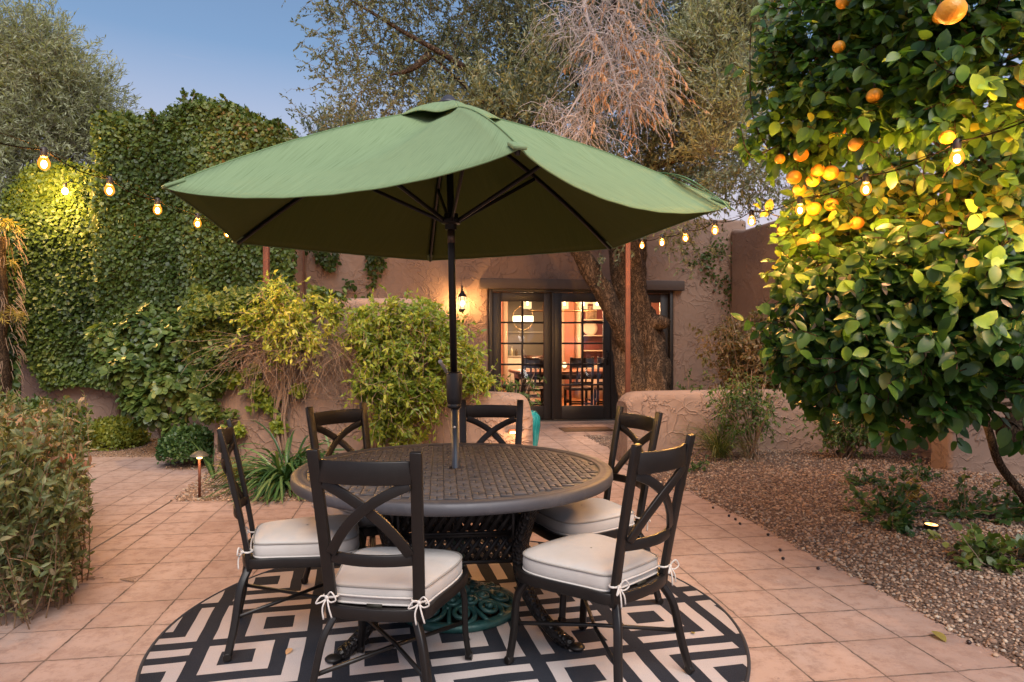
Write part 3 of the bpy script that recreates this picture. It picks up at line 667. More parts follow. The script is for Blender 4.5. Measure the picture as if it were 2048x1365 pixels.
# ------------------------------------------------------------------ table
def table_mat():
    m, n, o = new_mat('cast_aluminium'); ob = coords(n)
    a = nd(n, 'Attribute', attribute_name='rnd').outputs['Fac']
    c = mixc(n, a, (.050, .049, .056), (.086, .082, .092)); nz = noise(n, ob, 14, 5, .7)
    c = mixc(n, ramp(n, nz, [(.5, 0.0), (.72, .6)]), c, (.12, .11, .11))
    p = nd(n, 'BsdfPrincipled', {'Base Color': c, 'Metallic': .25, 'Roughness': ramp(n, nz, [(.3, .44), (.7, .6)]), 'Normal': bump(n, noise(n, ob, 260, 2), .12, .002)})
    n.links.new(p.outputs[0], o.inputs[0]); return m
M['cast'] = table_mat(); M['dark_cast'] = simple('dark_cast', (.018, .015, .014), .45, .3, 25, .3)
tab = thing('patio_table', 'round dark cast metal patio table with basket weave top', 'table', (TC[0], TC[1], 0), R(6))
m = MB(); hr = .028
prof = [(hr, .690), (.705, .690), (.705, .6985), (hr, .6985)]
m.lathe(prof, n=96, a=.0); m.F = m.F[:1]; m.A = m.A[:1];
cell = .056
for i in range(-14, 14):
    for j in range(-14, 14):
        cxx, cyy = (i+.5)*cell, (j+.5)*cell; hv = (i+j) % 2
        for k in (-1, 1):
            if hv: c = (cxx, cyy+k*cell*.25, .7005); d = (cell*.93, cell*.40, .006)
            else: c = (cxx+k*cell*.25, cyy, .7005); d = (cell*.40, cell*.93, .006)
            rr_ = math.hypot(abs(c[0])+d[0]/2, abs(c[1])+d[1]/2)
            if rr_ > .703 or math.hypot(c[0], c[1]) < .045: continue
            m.box(c, d, 0, float(rng.uniform(0, 1)))
m.build('table_top', M['cast'], tab, bevel=.0016, seg=1)
m = MB(); m.lathe([(.70, .693), (.70, .7045), (.712, .7065), (.722, .7035), (.728, .7065), (.755, .7075), (.766, .700), (.768, .672), (.765, .658), (.757, .655), (.752, .66), (.75, .688)], n=128, a=.4); m.F = m.F[:1]; m.A = m.A[:1]
m.build('rim', M['cast'], tab, smooth=True)
m = MB(); m.lathe([(.025, .6985), (.045, .7025), (.050, .701), (.052, .697)], n=32); m.F = m.F[:1]; m.A = m.A[:1]; m.build('umbrella_ring', M['dark_cast'], tab, smooth=True)
# legs: radial curve, woven cast surface
def weave_mat():
    m, n, o = new_mat('woven_cast'); ob = coords(n, 'Object')
    ck = nd(n, 'TexVoronoi', {'Vector': ob, 'Scale': 70}).outputs[0]
    p = nd(n, 'BsdfPrincipled', {'Base Color': (.018, .015, .014, 1), 'Metallic': .4, 'Roughness': .35, 'Normal': bump(n, ck, .9, .008)}); n.links.new(p.outputs[0], o.inputs[0]); return m
M['woven'] = weave_mat()
LA0 = -39-6
for k in range(4):
    a = R(LA0+90*k); ca, sa = cos(a), sin(a)
    prof = catmull([(.56, .69), (.50, .62), (.44, .50), (.405, .38), (.42, .25), (.50, .13), (.60, .055), (.69, .022)], 5)
    P = np.c_[prof[:, 0]*ca, prof[:, 0]*sa, prof[:, 1]]
    w = np.interp(np.arange(len(P)), [0, 12, 25, 35], [.075, .07, .05, .045])
    m = MB(); m.rect(P, w, .05, np.c_[np.full(len(P), ca)*.6, np.full(len(P), sa)*.6, np.full(len(P), .8)])
    lg = m.build('leg', M['woven'], tab, bevel=.012, seg=3)
    m = MB(); m.ball((.715*ca, .715*sa, .0245), (.034, .034, .0145)); m.build('foot', M['dark_cast'], lg, smooth=True)
# lattice box between the legs
for k in range(4):
    a = R(LA0+45+90*k); nx_, ny_ = cos(a), sin(a); tx, ty = -ny_, nx_; ap = .27
    def W3(s, z, off=0): return (nx_*(ap+off)+tx*s, ny_*(ap+off)+ty*s, z)
    m = MB(); hw = .262
    for (z0, z1) in ((.452, .648), (.322, .442)):
        m.rect([W3(-hw, z0), W3(hw, z0)], .016, .014, (nx_, ny_, 0)); m.rect([W3(-hw, z1), W3(hw, z1)], .016, .014, (nx_, ny_, 0))
        h = z1-z0; slope = 1.45; dx = h/slope; s = -hw-dx
        while s < hw:
            for sg in (1, -1):
                a0, a1 = (s, s+dx) if sg > 0 else (s+dx, s); p0, p1 = np.array([a0, z0]), np.array([a1, z1])
                # clip to panel
                t0, t1 = 0, 1; dd = p1-p0
                for lim in (-hw, hw):
                    if abs(dd[0]) > 1e-6:
                        tt = (lim-p0[0])/dd[0]
                        if lim < 0: (t0, t1) = (max(t0, tt), t1) if dd[0] > 0 else (t0, min(t1, tt))
                        else: (t0, t1) = (t0, min(t1, tt)) if dd[0] > 0 else (max(t0, tt), t1)
                if t1-t0 > .1:
                    q0, q1 = p0+dd*t0, p0+dd*t1; m.rect([W3(q0[0], q0[1], .003*sg), W3(q1[0], q1[1], .003*sg)], .019, .006, (nx_, ny_, 0))
            s += .042
    m.rect([W3(-hw, .315), W3(-hw, .655)], .02, .018, (nx_, ny_, 0)); m.rect([W3(hw, .315), W3(hw, .655)], .02, .018, (nx_, ny_, 0))
    m.build('lattice_panel', M['dark_cast'], tab)
m = MB()
for k in range(4):
    a = R(LA0+90*k); m.rect([(.33*cos(a), .33*sin(a), .672), (.74*cos(a), .74*sin(a), .675)], .03, .03, (0, 0, 1))
m.build('top_brace', M['dark_cast'], tab)

# ------------------------------------------------------------------ umbrella
def pole(z): return np.array([-.262-.0198*(z), 3.31, z])
def umb_mat():
    m, n, o = new_mat('green_canvas'); uvn = nd(n, 'TexCoord').outputs['UV']; sp = nd(n, 'SeparateXYZ', {0: uvn})
    ob = coords(n)
    s1 = noise(n, nd(n, 'CombineXYZ', {0: math_(n, 'MULTIPLY', sp.outputs[0], 160), 1: math_(n, 'MULTIPLY', sp.outputs[1], 3)}).outputs[0], 1.0, 3, .8)
    s2 = noise(n, nd(n, 'CombineXYZ', {0: math_(n, 'MULTIPLY', sp.outputs[0], 420), 1: math_(n, 'MULTIPLY', sp.outputs[1], 6)}).outputs[0], 1.0, 2, .6)
    f = math_(n, 'ADD', math_(n, 'MULTIPLY', s1, .55), math_(n, 'MULTIPLY', s2, .45))
    col = ramp(n, f, [(.33, (.085, .132, .058)), (.45, (.18, .25, .125)), (.60, (.218, .295, .155))])
    col = mixc(n, math_(n, 'MULTIPLY', noise(n, ob, 2.5, 4, .6), .35), col, (.22, .295, .15))
    p = nd(n, 'BsdfPrincipled', {'Base Color': col, 'Roughness': .8, 'Specular IOR Level': .25, 'Normal': bump(n, math_(n, 'ADD', s2, math_(n, 'MULTIPLY', noise(n, ob, 5, 3), 2.0)), .35, .006)})
    t = nd(n, 'BsdfTranslucent', {'Color': mixc(n, 1, col, (1.1, .8, .18), 'MULTIPLY')})
    n.links.new(nd(n, 'MixShader', {0: .06, 1: p.outputs[0], 2: t.outputs[0]}).outputs[0], o.inputs[0]); return m
M['canvas'] = umb_mat()
def underside_shade_mat():  # canopy underside: same canvas, its shade put into a darker olive colour
    m, n, o = new_mat('shaded_canvas_underside'); sp = nd(n, 'SeparateXYZ', {0: nd(n, 'TexCoord').outputs['UV']})
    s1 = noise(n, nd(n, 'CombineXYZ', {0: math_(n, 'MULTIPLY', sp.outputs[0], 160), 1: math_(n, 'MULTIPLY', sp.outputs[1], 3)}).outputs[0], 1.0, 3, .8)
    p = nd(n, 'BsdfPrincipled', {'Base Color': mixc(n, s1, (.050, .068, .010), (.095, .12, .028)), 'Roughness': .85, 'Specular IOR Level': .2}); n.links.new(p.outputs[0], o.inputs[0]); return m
M['underside_shade'] = underside_shade_mat()
umb = thing('patio_umbrella', 'open green canvas patio umbrella on a dark pole through the table', 'umbrella', tuple(pole(0.05)))
U0 = pole(.05)
def loc(p): return np.asarray(p)-U0
AP = pole(2.46)
CR = [at(328, 375, 2.46), at(1040, 297, 1.97), at(1457, 411, 2.80), at(1225, 497, 4.09), at(860, 521, 4.72), at(470, 486, 3.86)]
V_, UV_, F_ = [], [], []
NS, NR = 28, 22
off = 0; canopy = MB(); uvs = []
HEM = []
def panel_pts(c0, c1, ss, rr_, sag, inw, up=.045):
    E = c0[None]*(1-ss)[:, None]+c1[None]*ss[:, None]; bell = (4*ss*(1-ss))
    E = E+np.array([0, 0, -1.0])*sag*(bell**.8)[:, None]
    inward = nrm(np.array([AP[0], AP[1], 0])-np.array([(c0+c1)[0]/2, (c0+c1)[1]/2, 0])); E = E+inward*inw*bell[:, None]
    G = AP[None, None]+rr_[:, None, None]*(E-AP)[None]
    G[..., 2] += (up*4*rr_*(1-rr_))[:, None]*(.6+.4*(1-bell))[None]
    G[..., 2] += (.012*np.sin(ss*pi*3+1.1)[None]*np.sin(rr_*pi)[:, None]*bell[None])
    G[..., 2] -= .035*(4*rr_*(1-rr_))[:, None]*bell[None]
    return G
for i in range(6):
    c0, c1 = CR[i], CR[(i+1) % 6]
    ss = np.linspace(0, 1, NS); rr_ = np.linspace(0.02, 1, NR)
    sag, inw = {0: (.075, .03), 1: (.085, .04), 5: (.0, .02)}.get(i, (.01, .03))
    G = panel_pts(c0, c1, ss, rr_, sag, inw)
    for q in range(NS):   # fine ripples near the hem
        G[:, q, 2] += .001*np.sin(q*1.7+i)*np.sin(q/(NS-1)*pi)*(rr_**3)
    canopy.grid(loc(G)); elen = np.linalg.norm(c1-c0)
    uvs.append(np.stack([(ss[None]-.5)*rr_[:, None]*elen+i*7, np.repeat(rr_[:, None]*1.3, NS, 1)], -1).reshape(-1, 2)); HEM.append(G[-1])
cano = canopy.build('canopy', M['canvas'], umb, smooth=True, uv=np.concatenate(uvs))
sd = cano.modifiers.new('thick', 'SOLIDIFY'); sd.thickness = .0025; sd.offset = -1; sd.material_offset = 1; cano.data.materials.clear(); cano.data.materials.append(M['underside_shade']); cano.data.materials.append(M['canvas'])
m = MB(); hem = np.concatenate([h[:-1] for h in HEM]); m.tube(loc(hem), .003, 6, closed=True); m.build('hem', simple('green_hem', (.15, .23, .10), .8), cano, smooth=True)
# seams
m = MB()
for c in CR:
    t_ = np.linspace(.02, 1, 16)[:, None]; P = AP+t_*(c-AP); P[:, 2] += (.045*4*t_*(1-t_))[:, 0]+.003; m.tube(loc(P), .0035, 4)
m.build('seam', simple('green_seam', (.13, .21, .09), .8), cano, smooth=True)
# tip pockets
for c in CR:
    d = nrm(c-AP); m = MB(); m.rect([loc(c-d*.075+[0, 0, .004]), loc(c+d*.004+[0, 0, .002])], .045, .014, (0, 0, 1)); m.build('tip_pocket', M['canvas'], cano, bevel=.005, uv=np.random.rand(8, 2)*.02)
# vent cap
vent = MB(); vuv = []
for i in range(6):
    d0, d1 = (CR[i]-AP)*.215, (CR[(i+1) % 6]-AP)*.215; ss = np.linspace(0, 1, 20); rr_ = np.linspace(.04, 1, 8)
    E = d0[None]*(1-ss)[:, None]+d1[None]*ss[:, None]; G = AP[None, None]+np.array([0, 0, .020])+rr_[:, None, None]*E[None]
    G[..., 2] += .05*(4*rr_*(1-rr_))[:, None]*.5
    G[..., 2] += (rr_**2)[:, None]*(.010+.013*np.sin(ss*pi*2.0+i)*np.sin(ss*pi))[None]
    vent.grid(loc(G)); vuv.append(np.stack([(ss[None]-.5)*rr_[:, None]*.3+i*3, np.repeat(rr_[:, None]*.3, 20, 1)], -1).reshape(-1, 2))
vo = vent.build('vent_cap', M['canvas'], cano, smooth=True, uv=np.concatenate(vuv)); sd = vo.modifiers.new('thick', 'SOLIDIFY'); sd.thickness = .004
m = MB(); m.lathe([(0, 2.475), (.055, 2.475), (.058, 2.483), (.038, 2.497), (.03, 2.510), (.018, 2.522), (0, 2.526)], (AP[0]-U0[0], 0, -U0[2]), 24); m.build('finial', simple('dark_plastic', (.03, .03, .04), .5), umb, smooth=True)
# closing strap lying over the right side
cs = CR[2]; P = []
m = MB()
for dz, dy in ((0, 0), (.012, .035)):
    a = AP+(cs-AP)*.72+[0, .16-dy, .05]; b = AP+(cs-AP)*.86+[0, -.06+dy, .035]; c = cs+[-.06+dz, -.075+dy, .010]; e = cs+[-.03+dz*3, -.10+dy, -.035]
    m.rect(loc(catmull([a, (a+b)/2+[0, 0, .012], b, c, e], 6)), .016, .003, (0, 0, 1))
m.build('tie_strap', simple('green_strap', (.10, .20, .085), .8), umb)
# frame
HUB = pole(1.905)
for c in CR:
    t_ = np.linspace(.03, .985, 14)[:, None]; P = AP+t_*(c-AP); P[:, 2] += (.045*4*t_*(1-t_))[:, 0]-.018
    m = MB(); m.rect(loc(P), .014, .020, (0, 0, 1)); rb = m.build('rib', M['metal'], umb, bevel=.002, seg=1)
    mid = P[6]; m = MB(); s0 = HUB+nrm((c-HUB)*[1, 1, 0])*.035; m.rect(loc([s0, mid-[0, 0, .012]]), .014, .018, (0, 0, 1)); m.build('strut', M['metal'], umb, bevel=.002, seg=1)
m = MB(); m.lathe([(0, 1.865), (.028, 1.865), (.03, 1.89), (.046, 1.895), (.048, 1.915), (.036, 1.92), (.034, 1.945), (0, 1.945)], (HUB[0]-U0[0], 0, -U0[2]), 24); m.build('runner', M['metal'], umb, smooth=True, bevel=.002)
m = MB(); m.lathe([(0, 2.40), (.05, 2.40), (.05, 2.43), (.03, 2.45), (0, 2.45)], (AP[0]-U0[0], 0, -U0[2]), 20); m.build('top_notch', M['metal'], umb)
zs = np.array([1.12, 1.8, 2.45]); m = MB(); m.tube(loc([pole(z) for z in zs]), .0175, 20)
m.build('upper_pole', simple('pole_black', (.012, .012, .014), .3, .3), umb, smooth=True)
m = MB(); m.tube(loc([pole(1.80), pole(1.865)]), .0185, 20); m.build('pole_sleeve', simple('sleeve_bronze', (.10, .07, .055), .35, .6), umb, smooth=True)
m = MB(); m.tube(loc([pole(.08), pole(1.02)]), .0192, 24); m.build('lower_pole', simple('pole_blue', (.022, .034, .055), .4, .2, 30, .35), umb, smooth=True)
m = MB(); m.lathe([(0, .990), (.029, .990), (.033, .995), (.034, 1.008), (.031, 1.012), (.0345, 1.016), (.0375, 1.04), (.039, 1.07), (.0395, 1.16), (.037, 1.168), (.024, 1.170), (0, 1.170)], (pole(1.08)[0]-U0[0], 0, -U0[2]), 28)
ck = m.build('crank_housing', simple('crank_black', (.010, .010, .012), .4), umb, smooth=True)
m = MB(); h0 = pole(1.165)+[-.03, -.03, 0]; m.rect(loc([h0, h0+[-.03, -.03, .055]]), .016, .008, (0, 1, 0)); m.tube(loc([h0+[-.03, -.036, .055], h0+[-.03, -.024, .055]]), .011, 14); m.build('crank_handle', simple('aluminium', (.35, .34, .33), .35, .8), ck, bevel=.001)
m = MB(); m.tube(loc([pole(.90)+[0, -.026, 0], pole(.90)+[0, -.018, 0]]), .006, 10); m.build('pole_button', simple('steel_button', (.7, .68, .65), .3, .5), umb)

# ------------------------------------------------------------------ umbrella stand
def stand_mat():
    m, n, o = new_mat('verdigris_iron'); ob = coords(n); f = noise(n, ob, 16, 5, .65)
    c = ramp(n, f, [(.35, (.012, .045, .045)), (.5, (.02, .075, .070)), (.62, (.035, .085, .075)), (.70, (.10, .05, .022))])
    p = nd(n, 'BsdfPrincipled', {'Base Color': c, 'Roughness': .45, 'Metallic': .2, 'Normal': bump(n, f, .4, .01)}); n.links.new(p.outputs[0], o.inputs[0]); return m
M['verdi'] = stand_mat(); bc = pole(0)
std = thing('umbrella_stand', 'round green cast iron umbrella stand with scrollwork on the rug', 'umbrella stand', (bc[0], bc[1], .009))
m = MB(); m.lathe([(.225, .004), (.285, 0), (.295, .006), (.295, .024), (.288, .034), (.27, .038), (.25, .034), (.235, .02)], n=64); m.F = m.F[:1]; m.A = m.A[:1]; m.build('rim', M['verdi'], std, smooth=True)
def dome(r): return .03+.055*(1-(r/.27)**2)
m = MB()
for k in range(9):
    a = 2*pi*k/9
    for (r0, rc, sg) in ((.205, .062, 1), (.125, .045, -1)):
        aa = a if sg > 0 else a+pi/9
        cx_, cy_ = r0*cos(aa), r0*sin(aa); ph = np.linspace(0, 3.4*pi, 34); rad = np.linspace(rc, .010, 34)
        x = cx_+rad*np.cos(sg*ph+aa); y = cy_+rad*np.sin(sg*ph+aa); rr_ = np.hypot(x, y); m.tube(np.c_[x, y, dome(rr_)+np.linspace(0, .012, 34)], np.linspace(.0125, .010, 34), 7)
        m.ball((cx_, cy_, dome(r0)+.012), .017, 10, 7)
    m.tube(np.array([(r*cos(a+.18+r), r*sin(a+.18+r), dome(r)-.004) for r in np.linspace(.05, .27, 10)]), .011, 7)
m.build('scrollwork', M['verdi'], std, smooth=True)
m = MB(); m.lathe([(0, .0), (.23, .0), (.22, .012), (0, .02)], n=48); m.build('base_plate', M['dark_cast'], std, smooth=True)
m = MB(); m.lathe([(.022, .06), (.06, .07), (.055, .10), (.034, .12), (.03, .33), (.034, .34), (.022, .345)], n=28); m.F = m.F[:1]; m.A = m.A[:1]; m.build('sleeve', M['verdi'], std, smooth=True)

# ------------------------------------------------------------------ chairs
def fabric():
    m, n, o = new_mat('cushion_canvas'); ob = coords(n)
    f = noise(n, ob, 5, 4, .6); w = noise(n, ob, 420, 2, .6)
    c = mixc(n, f, (.44, .40, .37), (.55, .505, .47)); c = mixc(n, ramp(n, noise(n, ob, 2.3, 5, .65), [(.5, 0.0), (.75, .45)]), c, (.35, .29, .22))
    p = nd(n, 'BsdfPrincipled', {'Base Color': c, 'Roughness': .9, 'Specular IOR Level': .15, 'Sheen Weight': .2, 'Normal': bump(n, math_(n, 'ADD', w, math_(n, 'MULTIPLY', noise(n, ob, 9, 3), 3.0)), .3, .004)})
    n.links.new(p.outputs[0], o.inputs[0]); return m
M['cushion'] = fabric(); M['tie'] = simple('cotton_tie', (.55, .50, .46), .9, 0, 40, .1); M['dpipe'] = simple('grey_piping', (.30, .27, .24), .9)
def chair(label, loc_, deg):
    t = thing('patio_chair', label, 'chair', (loc_[0], loc_[1], .009), R(deg-90), 'patio chairs round the table')
    Y0 = -.235
    def by(z, x=0, bow=.035, hw=.165): return Y0-.115*(max(z-.36, 0)/.59)**1.15-bow*(1-(x/hw)**2)
    hint = (0, 1, 0)
    for s in (-1, 1):
        zz = np.linspace(.345, .95, 9); P = np.c_[s*(.155+.022*(zz-.345)/.6), [by(z, 0, 0) for z in zz], zz]
        m = MB(); m.rect(P, .040, .020, hint); m.build('back_post', M['metal'], t, bevel=.003)
    def wx(z): return .155+.022*(z-.345)/.6-.018
    xs = np.linspace(-1, 1, 11)
    m = MB(); z = .878; P = np.array([(x*wx(z), by(z, x, .035, 1), z) for x in xs]); m.rect(P, .078, .014, hint); m.build('top_rail', M['metal'], t, bevel=.003)
    m = MB(); z = .572; P = np.array([(x*wx(z), by(z, x, .035, 1), z) for x in xs]); m.rect(P, .040, .013, hint); m.build('lower_rail', M['metal'], t, bevel=.003)
    m = MB()
    for s in (-1, 1):
        q = bez((-s*.150, 0, .836), (s*.045, 0, .765), (s*.137, 0, .588), 14)
        P = np.array([(p[0], by(p[2], p[0], .035, .165)+(.004 if s > 0 else -.004), p[2]) for p in q]); m.rect(P, .036, .012, hint)
    m.build('cross_back', M['metal'], t, bevel=.002)
    # seat frame
    out = catmull([(-.165, -.235), (-.195, -.12), (-.235, .08), (-.225, .19), (-.14, .235), (0, .245), (.14, .235), (.225, .19), (.235, .08), (.195, -.12), (.165, -.235), (0, -.265)], 5, True)
    m = MB(); m.rect(np.c_[out, np.full(len(out), .375)], .018, .042, (0, 0, 1), closed=True); m.build('seat_frame', M['metal'], t, bevel=.003)
    inn = out*.955; m = MB(); m.add(np.concatenate([np.c_[inn, np.full(len(inn), .378)], np.c_[inn, np.full(len(inn), .386)]]), [np.arange(len(inn))[::-1].copy(), np.arange(len(inn))+len(inn)]); m.build('seat_pan', M['metal'], t)
    # legs
    for (sx, sy, x0, y0) in ((-1, 1, .195, .175), (1, 1, .195, .175), (-1, -1, .135, -.225), (1, -1, .135, -.225)):
        fx, fy = (.232, .238) if sy > 0 else (.225, -.315)
        if sy > 0: q = catmull([(x0-.03, y0-.02, .365), (x0+.005, y0+.005, .335), (x0+.025, y0+.03, .27), (fx-.012, fy-.015, .13), (fx, fy, .014)], 5)
        else: q = catmull([(x0, y0, .365), (x0+.02, y0-.02, .335), (x0+.045, y0-.045, .27), (fx-.02, fy+.025, .13), (fx, fy, .014)], 5)
        q[:, 0] *= sx; m = MB(); m.rect(q, .030, .024, (sx, sy*.3, 0)); lg = m.build('leg', M['metal'], t, bevel=.006, seg=2)
        e = q[-1]; m = MB(); m.tube([e+[-.014*sx, 0, .004], e+[.014*sx, 0, .004]], .017, 12); m.build('foot', M['metal'], lg, smooth=True, bevel=.003)
    m = MB()
    for s in (-1, 1): m.tube([(-s*.205, -.285, .165-.003*s), (0, -.02, .165-.004*s), (s*.218, .222, .165-.003*s)], .0085, 8)
    m.build('stretcher', M['metal'], t, smooth=True)
    # cushion
    co = catmull([(-.160, -.205), (-.188, -.11), (-.222, .06), (-.214, .165), (-.150, .212), (0, .222), (.150, .212), (.214, .165), (.222, .06), (.188, -.11), (.160, -.205), (.08, -.222), (-.08, -.222)], 6, True)
    lv = [(.55, .388, 0), (.965, .388, 0), (1.0, .396, 0), (1.012, .412, 0), (1.013, .430, 0), (1.002, .448, 0), (.985, .454, 0), (.93, .461, 1), (.8, .468, 1), (.6, .473, 1), (.3, .475, 1), (.02, .475, 1)]
    G = []
    for sc, z, tp in lv:
        zz = z+.0012*np.sin(np.arange(len(co))*.31)*(0 if sc < .5 else 1); G.append(np.c_[co*sc, zz])
    m = MB(); G = np.array(G); m.grid(G, closed_u=True); m.F[-1] = m.F[-1][:, ::-1]
    cu = m.build('cushion', M['cushion'], t, smooth=True); cu['label'] = 'off white seat cushion with grey piping, tied to the back posts'
    m = MB(); m.tube(np.c_[co*1.004, np.full(len(co), .4525)], .0038, 6, closed=True); m.build('piping', M['dpipe'], cu, smooth=True)
    m = MB(); m.tube(np.c_[co*1.006, np.full(len(co), .396)], .004, 6, closed=True)
    m.tube(np.array([(x, -.2275-.01*(1-(x/.16)**2), .425) for x in np.linspace(-.155, .155, 12)]), .0035, 6); m.build('piping', M['tie'], cu, smooth=True)
    for s in (-1, 1):
        px_, py_ = s*.158, Y0-.006; m = MB(); z = .425
        m.tube(np.array([(px_+.026*cos(a), py_+.018*sin(a), z) for a in np.linspace(0, 2*pi, 13)[:-1]]), .0042, 6, closed=True)
        kx, ky = px_+s*.006, py_-.022
        m.ball((kx, ky, z), .0085, 8, 6)
        for (dx, dz, L_) in ((.032, .012, 1), (-.028, -.004, 1)):
            m.tube(catmull([(kx, ky, z), (kx+dx*.6, ky-.012, z+dz+.012), (kx+dx*1.2, ky-.016, z+dz-.012), (kx+dx*.5, ky-.01, z-.012)], 5, True), .0028, 6, closed=True)
        m.tube(catmull([(kx, ky, z), (kx+.012, ky-.014, z-.03), (kx+.022, ky-.012, z-.065)], 4), .003, 6)
        m.tube(catmull([(kx, ky, z), (kx-.010, ky-.016, z-.03), (kx-.006, ky-.016, z-.07)], 4), .003, 6)
        m.build('tie', M['tie'], cu, smooth=True)
    m = MB(); m.box((.0, -.2465, .397), (.055, .002, .016)); m.build('care_tag', simple('care_tag', (.02, .018, .01), .7), cu)
    return t
c0 = chair('black metal chair in front of the table, seen from behind, cushion bows at both posts', (-.44, 2.57), 82)
for (p, dg, lb) in [((.32, 2.73), 134, 'black metal chair at the right front of the table, its back to the gravel'),
                    ((.355, 3.44), 204, 'black metal chair at the right rear of the table, its worn cushion tinted brown'),
                    ((-.15, 3.80), 266, 'black metal chair behind the table pole, only its cross back showing over the table'),
                    ((-.735, 3.60), 318, 'black metal chair at the left rear of the table beside the strap leaved plant'),
                    ((-.93, 3.07), 17, 'black metal chair at the left side of the table, seen side on')]:
    copy_thing(c0, (p[0], p[1], .009), R(dg-90), lb)

# ------------------------------------------------------------------ string lights and posts
M['bulbcore'] = emit('filament_glow', (1.0, .50, .13), 3600)
bm_, bn, bo_ = new_mat('amber_bulb_glass'); e2 = nd(bn, 'Emission', {0: (1, .30, .03, 1), 1: 1.3}); t2 = nd(bn, 'BsdfTransparent', {0: (1, .93, .8, 1)}); bn.links.new(nd(bn, 'MixShader', {0: .42, 1: t2.outputs[0], 2: e2.outputs[0]}).outputs[0], bo_.inputs[0])
M['cable'] = simple('string_cable', (.008, .006, .005), 1.0, spec=0.0); M['socket'] = simple('bulb_socket', (.02, .015, .012), .5)
def string(label, B, ends):
    """B: bulb centres; ends: cable start and end"""
    o = np.array(ends[0]); t = thing('string_lights', label, 'string lights', o); top = [ends[0]]+[b+np.array([0, 0, .075]) for b in B]+[ends[1]]
    P = []
    for i in range(len(top)-1):
        a, b = np.array(top[i]), np.array(top[i+1]); tt = np.linspace(0, 1, 9)[:-1]
        sg = .03 if 0 < i < len(top)-2 else .015
        for s in tt: P.append(a*(1-s)+b*s-np.array([0, 0, sg*4*s*(1-s)]))
    P.append(top[-1]); m = MB(); m.tube(np.array(P)-o, .0032, 6); m.build('cable', M['cable'], t, smooth=True)
    a, b = np.array(top[0]), np.array(top[-1]); s = np.linspace(0, 1, 24)[:, None]
    Bz = np.array([t_[2] for t_ in top]); ly = np.array([t_[1] for t_ in top]); srt = np.argsort(ly)
    Q = a*(1-s)+b*s; Q[:, 2] = np.interp(Q[:, 1], ly[srt], Bz[srt])+.025; m = MB(); m.tube(Q-o, .0016, 5); m.build('support_wire', M['cable'], t, smooth=True)
    for b in B:
        b = b-o
        m = MB(); m.lathe([(.0105, -.013), (.0225, .0), (.0275, .014), (.0255, .030), (.018, .046), (.0135, .055)][::1], (0, 0, 0), 18); m.V[0][:, 2] -= .012
        m.V[0] += b; g = m.build('bulb', bm_, t, smooth=True)
        m = MB(); m.ball(b+[0, 0, .002], (.0125, .0125, .019), 12, 8); m.build('filament', M['bulbcore'], g, smooth=True)
        m = MB(); m.lathe([(0, .036), (.0145, .036), (.0165, .045), (.0165, .078), (.010, .086), (0, .086)], tuple(b), 16); m.build('socket', M['socket'], t, smooth=True)
    return t
LB = [at(88, 330, 3.3), at(219, 383, 3.9), at(315, 422, 4.5), at(395, 449, 5.1), at(455, 469, 5.7)]
LB = [at(-120, 275, 2.7)]+LB
PL = np.array([-2.62, 7.2]); PR = np.array([1.372, 8.0])
string('string of amber bulbs sloping over the ivy on the left to the red brown post', LB, (at(-420, 190, 2.1), np.array([PL[0], PL[1]-.04, 2.42])))
RBp = [(1284,493,7.0),(1324,487,6.4),(1371,478,5.81),(1430,463,5.22),(1503,445,4.62),(1600,422,4.03),(1732,381,3.44),(1914,319,2.84),(2190,215,2.25)]
RB = [at(*p) for p in RBp]
string('string of amber bulbs running from the post by the olive trunk through the citrus tree', RB, (np.array([PR[0], PR[1]-.04, 2.50]), at(2700, 60, 1.7)))
for (P, lb, tz) in ((PL, 'red brown steel post rising out of the vines on the left', 2.5), (PR, 'rusty steel post standing in front of the olive trunk', 2.56)):
    t = thing('light_post', lb, 'post', (P[0], P[1], 0), 0, 'steel posts holding the string lights')
    m = MB(); m.rect([(0, 0, -.05), (0, 0, tz)], .058, .058, (0, 1, 0)); m.build('shaft', M['rust'], t, bevel=.006)
    m = MB(); m.tube([(0, -.029, tz-.08), (0, -.05, tz-.08), (0, -.05, tz-.06)], .005, 6); m.build('hook', M['metal'], t)
t = thing('light_post', 'second brown post farther back against the house wall, ivy beside it', 'post', tuple(HW(uu(600, -.15), -.15, 0)), TH)
m = MB(); m.rect([(0, 0, -.05), (0, 0, 2.75)], .13, .09, (0, 1, 0)); m.build('shaft', simple('brown_wood', (.14, .06, .035), .8, 0, 12, .3), t, bevel=.006)
# lone bulb hanging against the ivy
bI = at(130, 383, 9.1); t = thing('garden_lamp', 'lone bright bulb against the ivy near the top of the far left wall', 'lamp', bI)
m = MB(); m.ball((0, 0, 0), (.035, .035, .045)); m.build('bulb', emit('lamp_glow', (1, .6, .22), 60), t, smooth=True)
m = MB(); m.lathe([(0, .05), (.02, .05), (.022, .10), (0, .11)], n=12); m.tube([(0, 0, .10), (0, .1, .16), (0, .5, .18)], .008); m.build('socket', M['socket'], t, smooth=True)
plight('garden_lamp_light', (0, -.05, .02), 110, (1, .56, .13), .05, t).location = (-.15, -.28, .0)

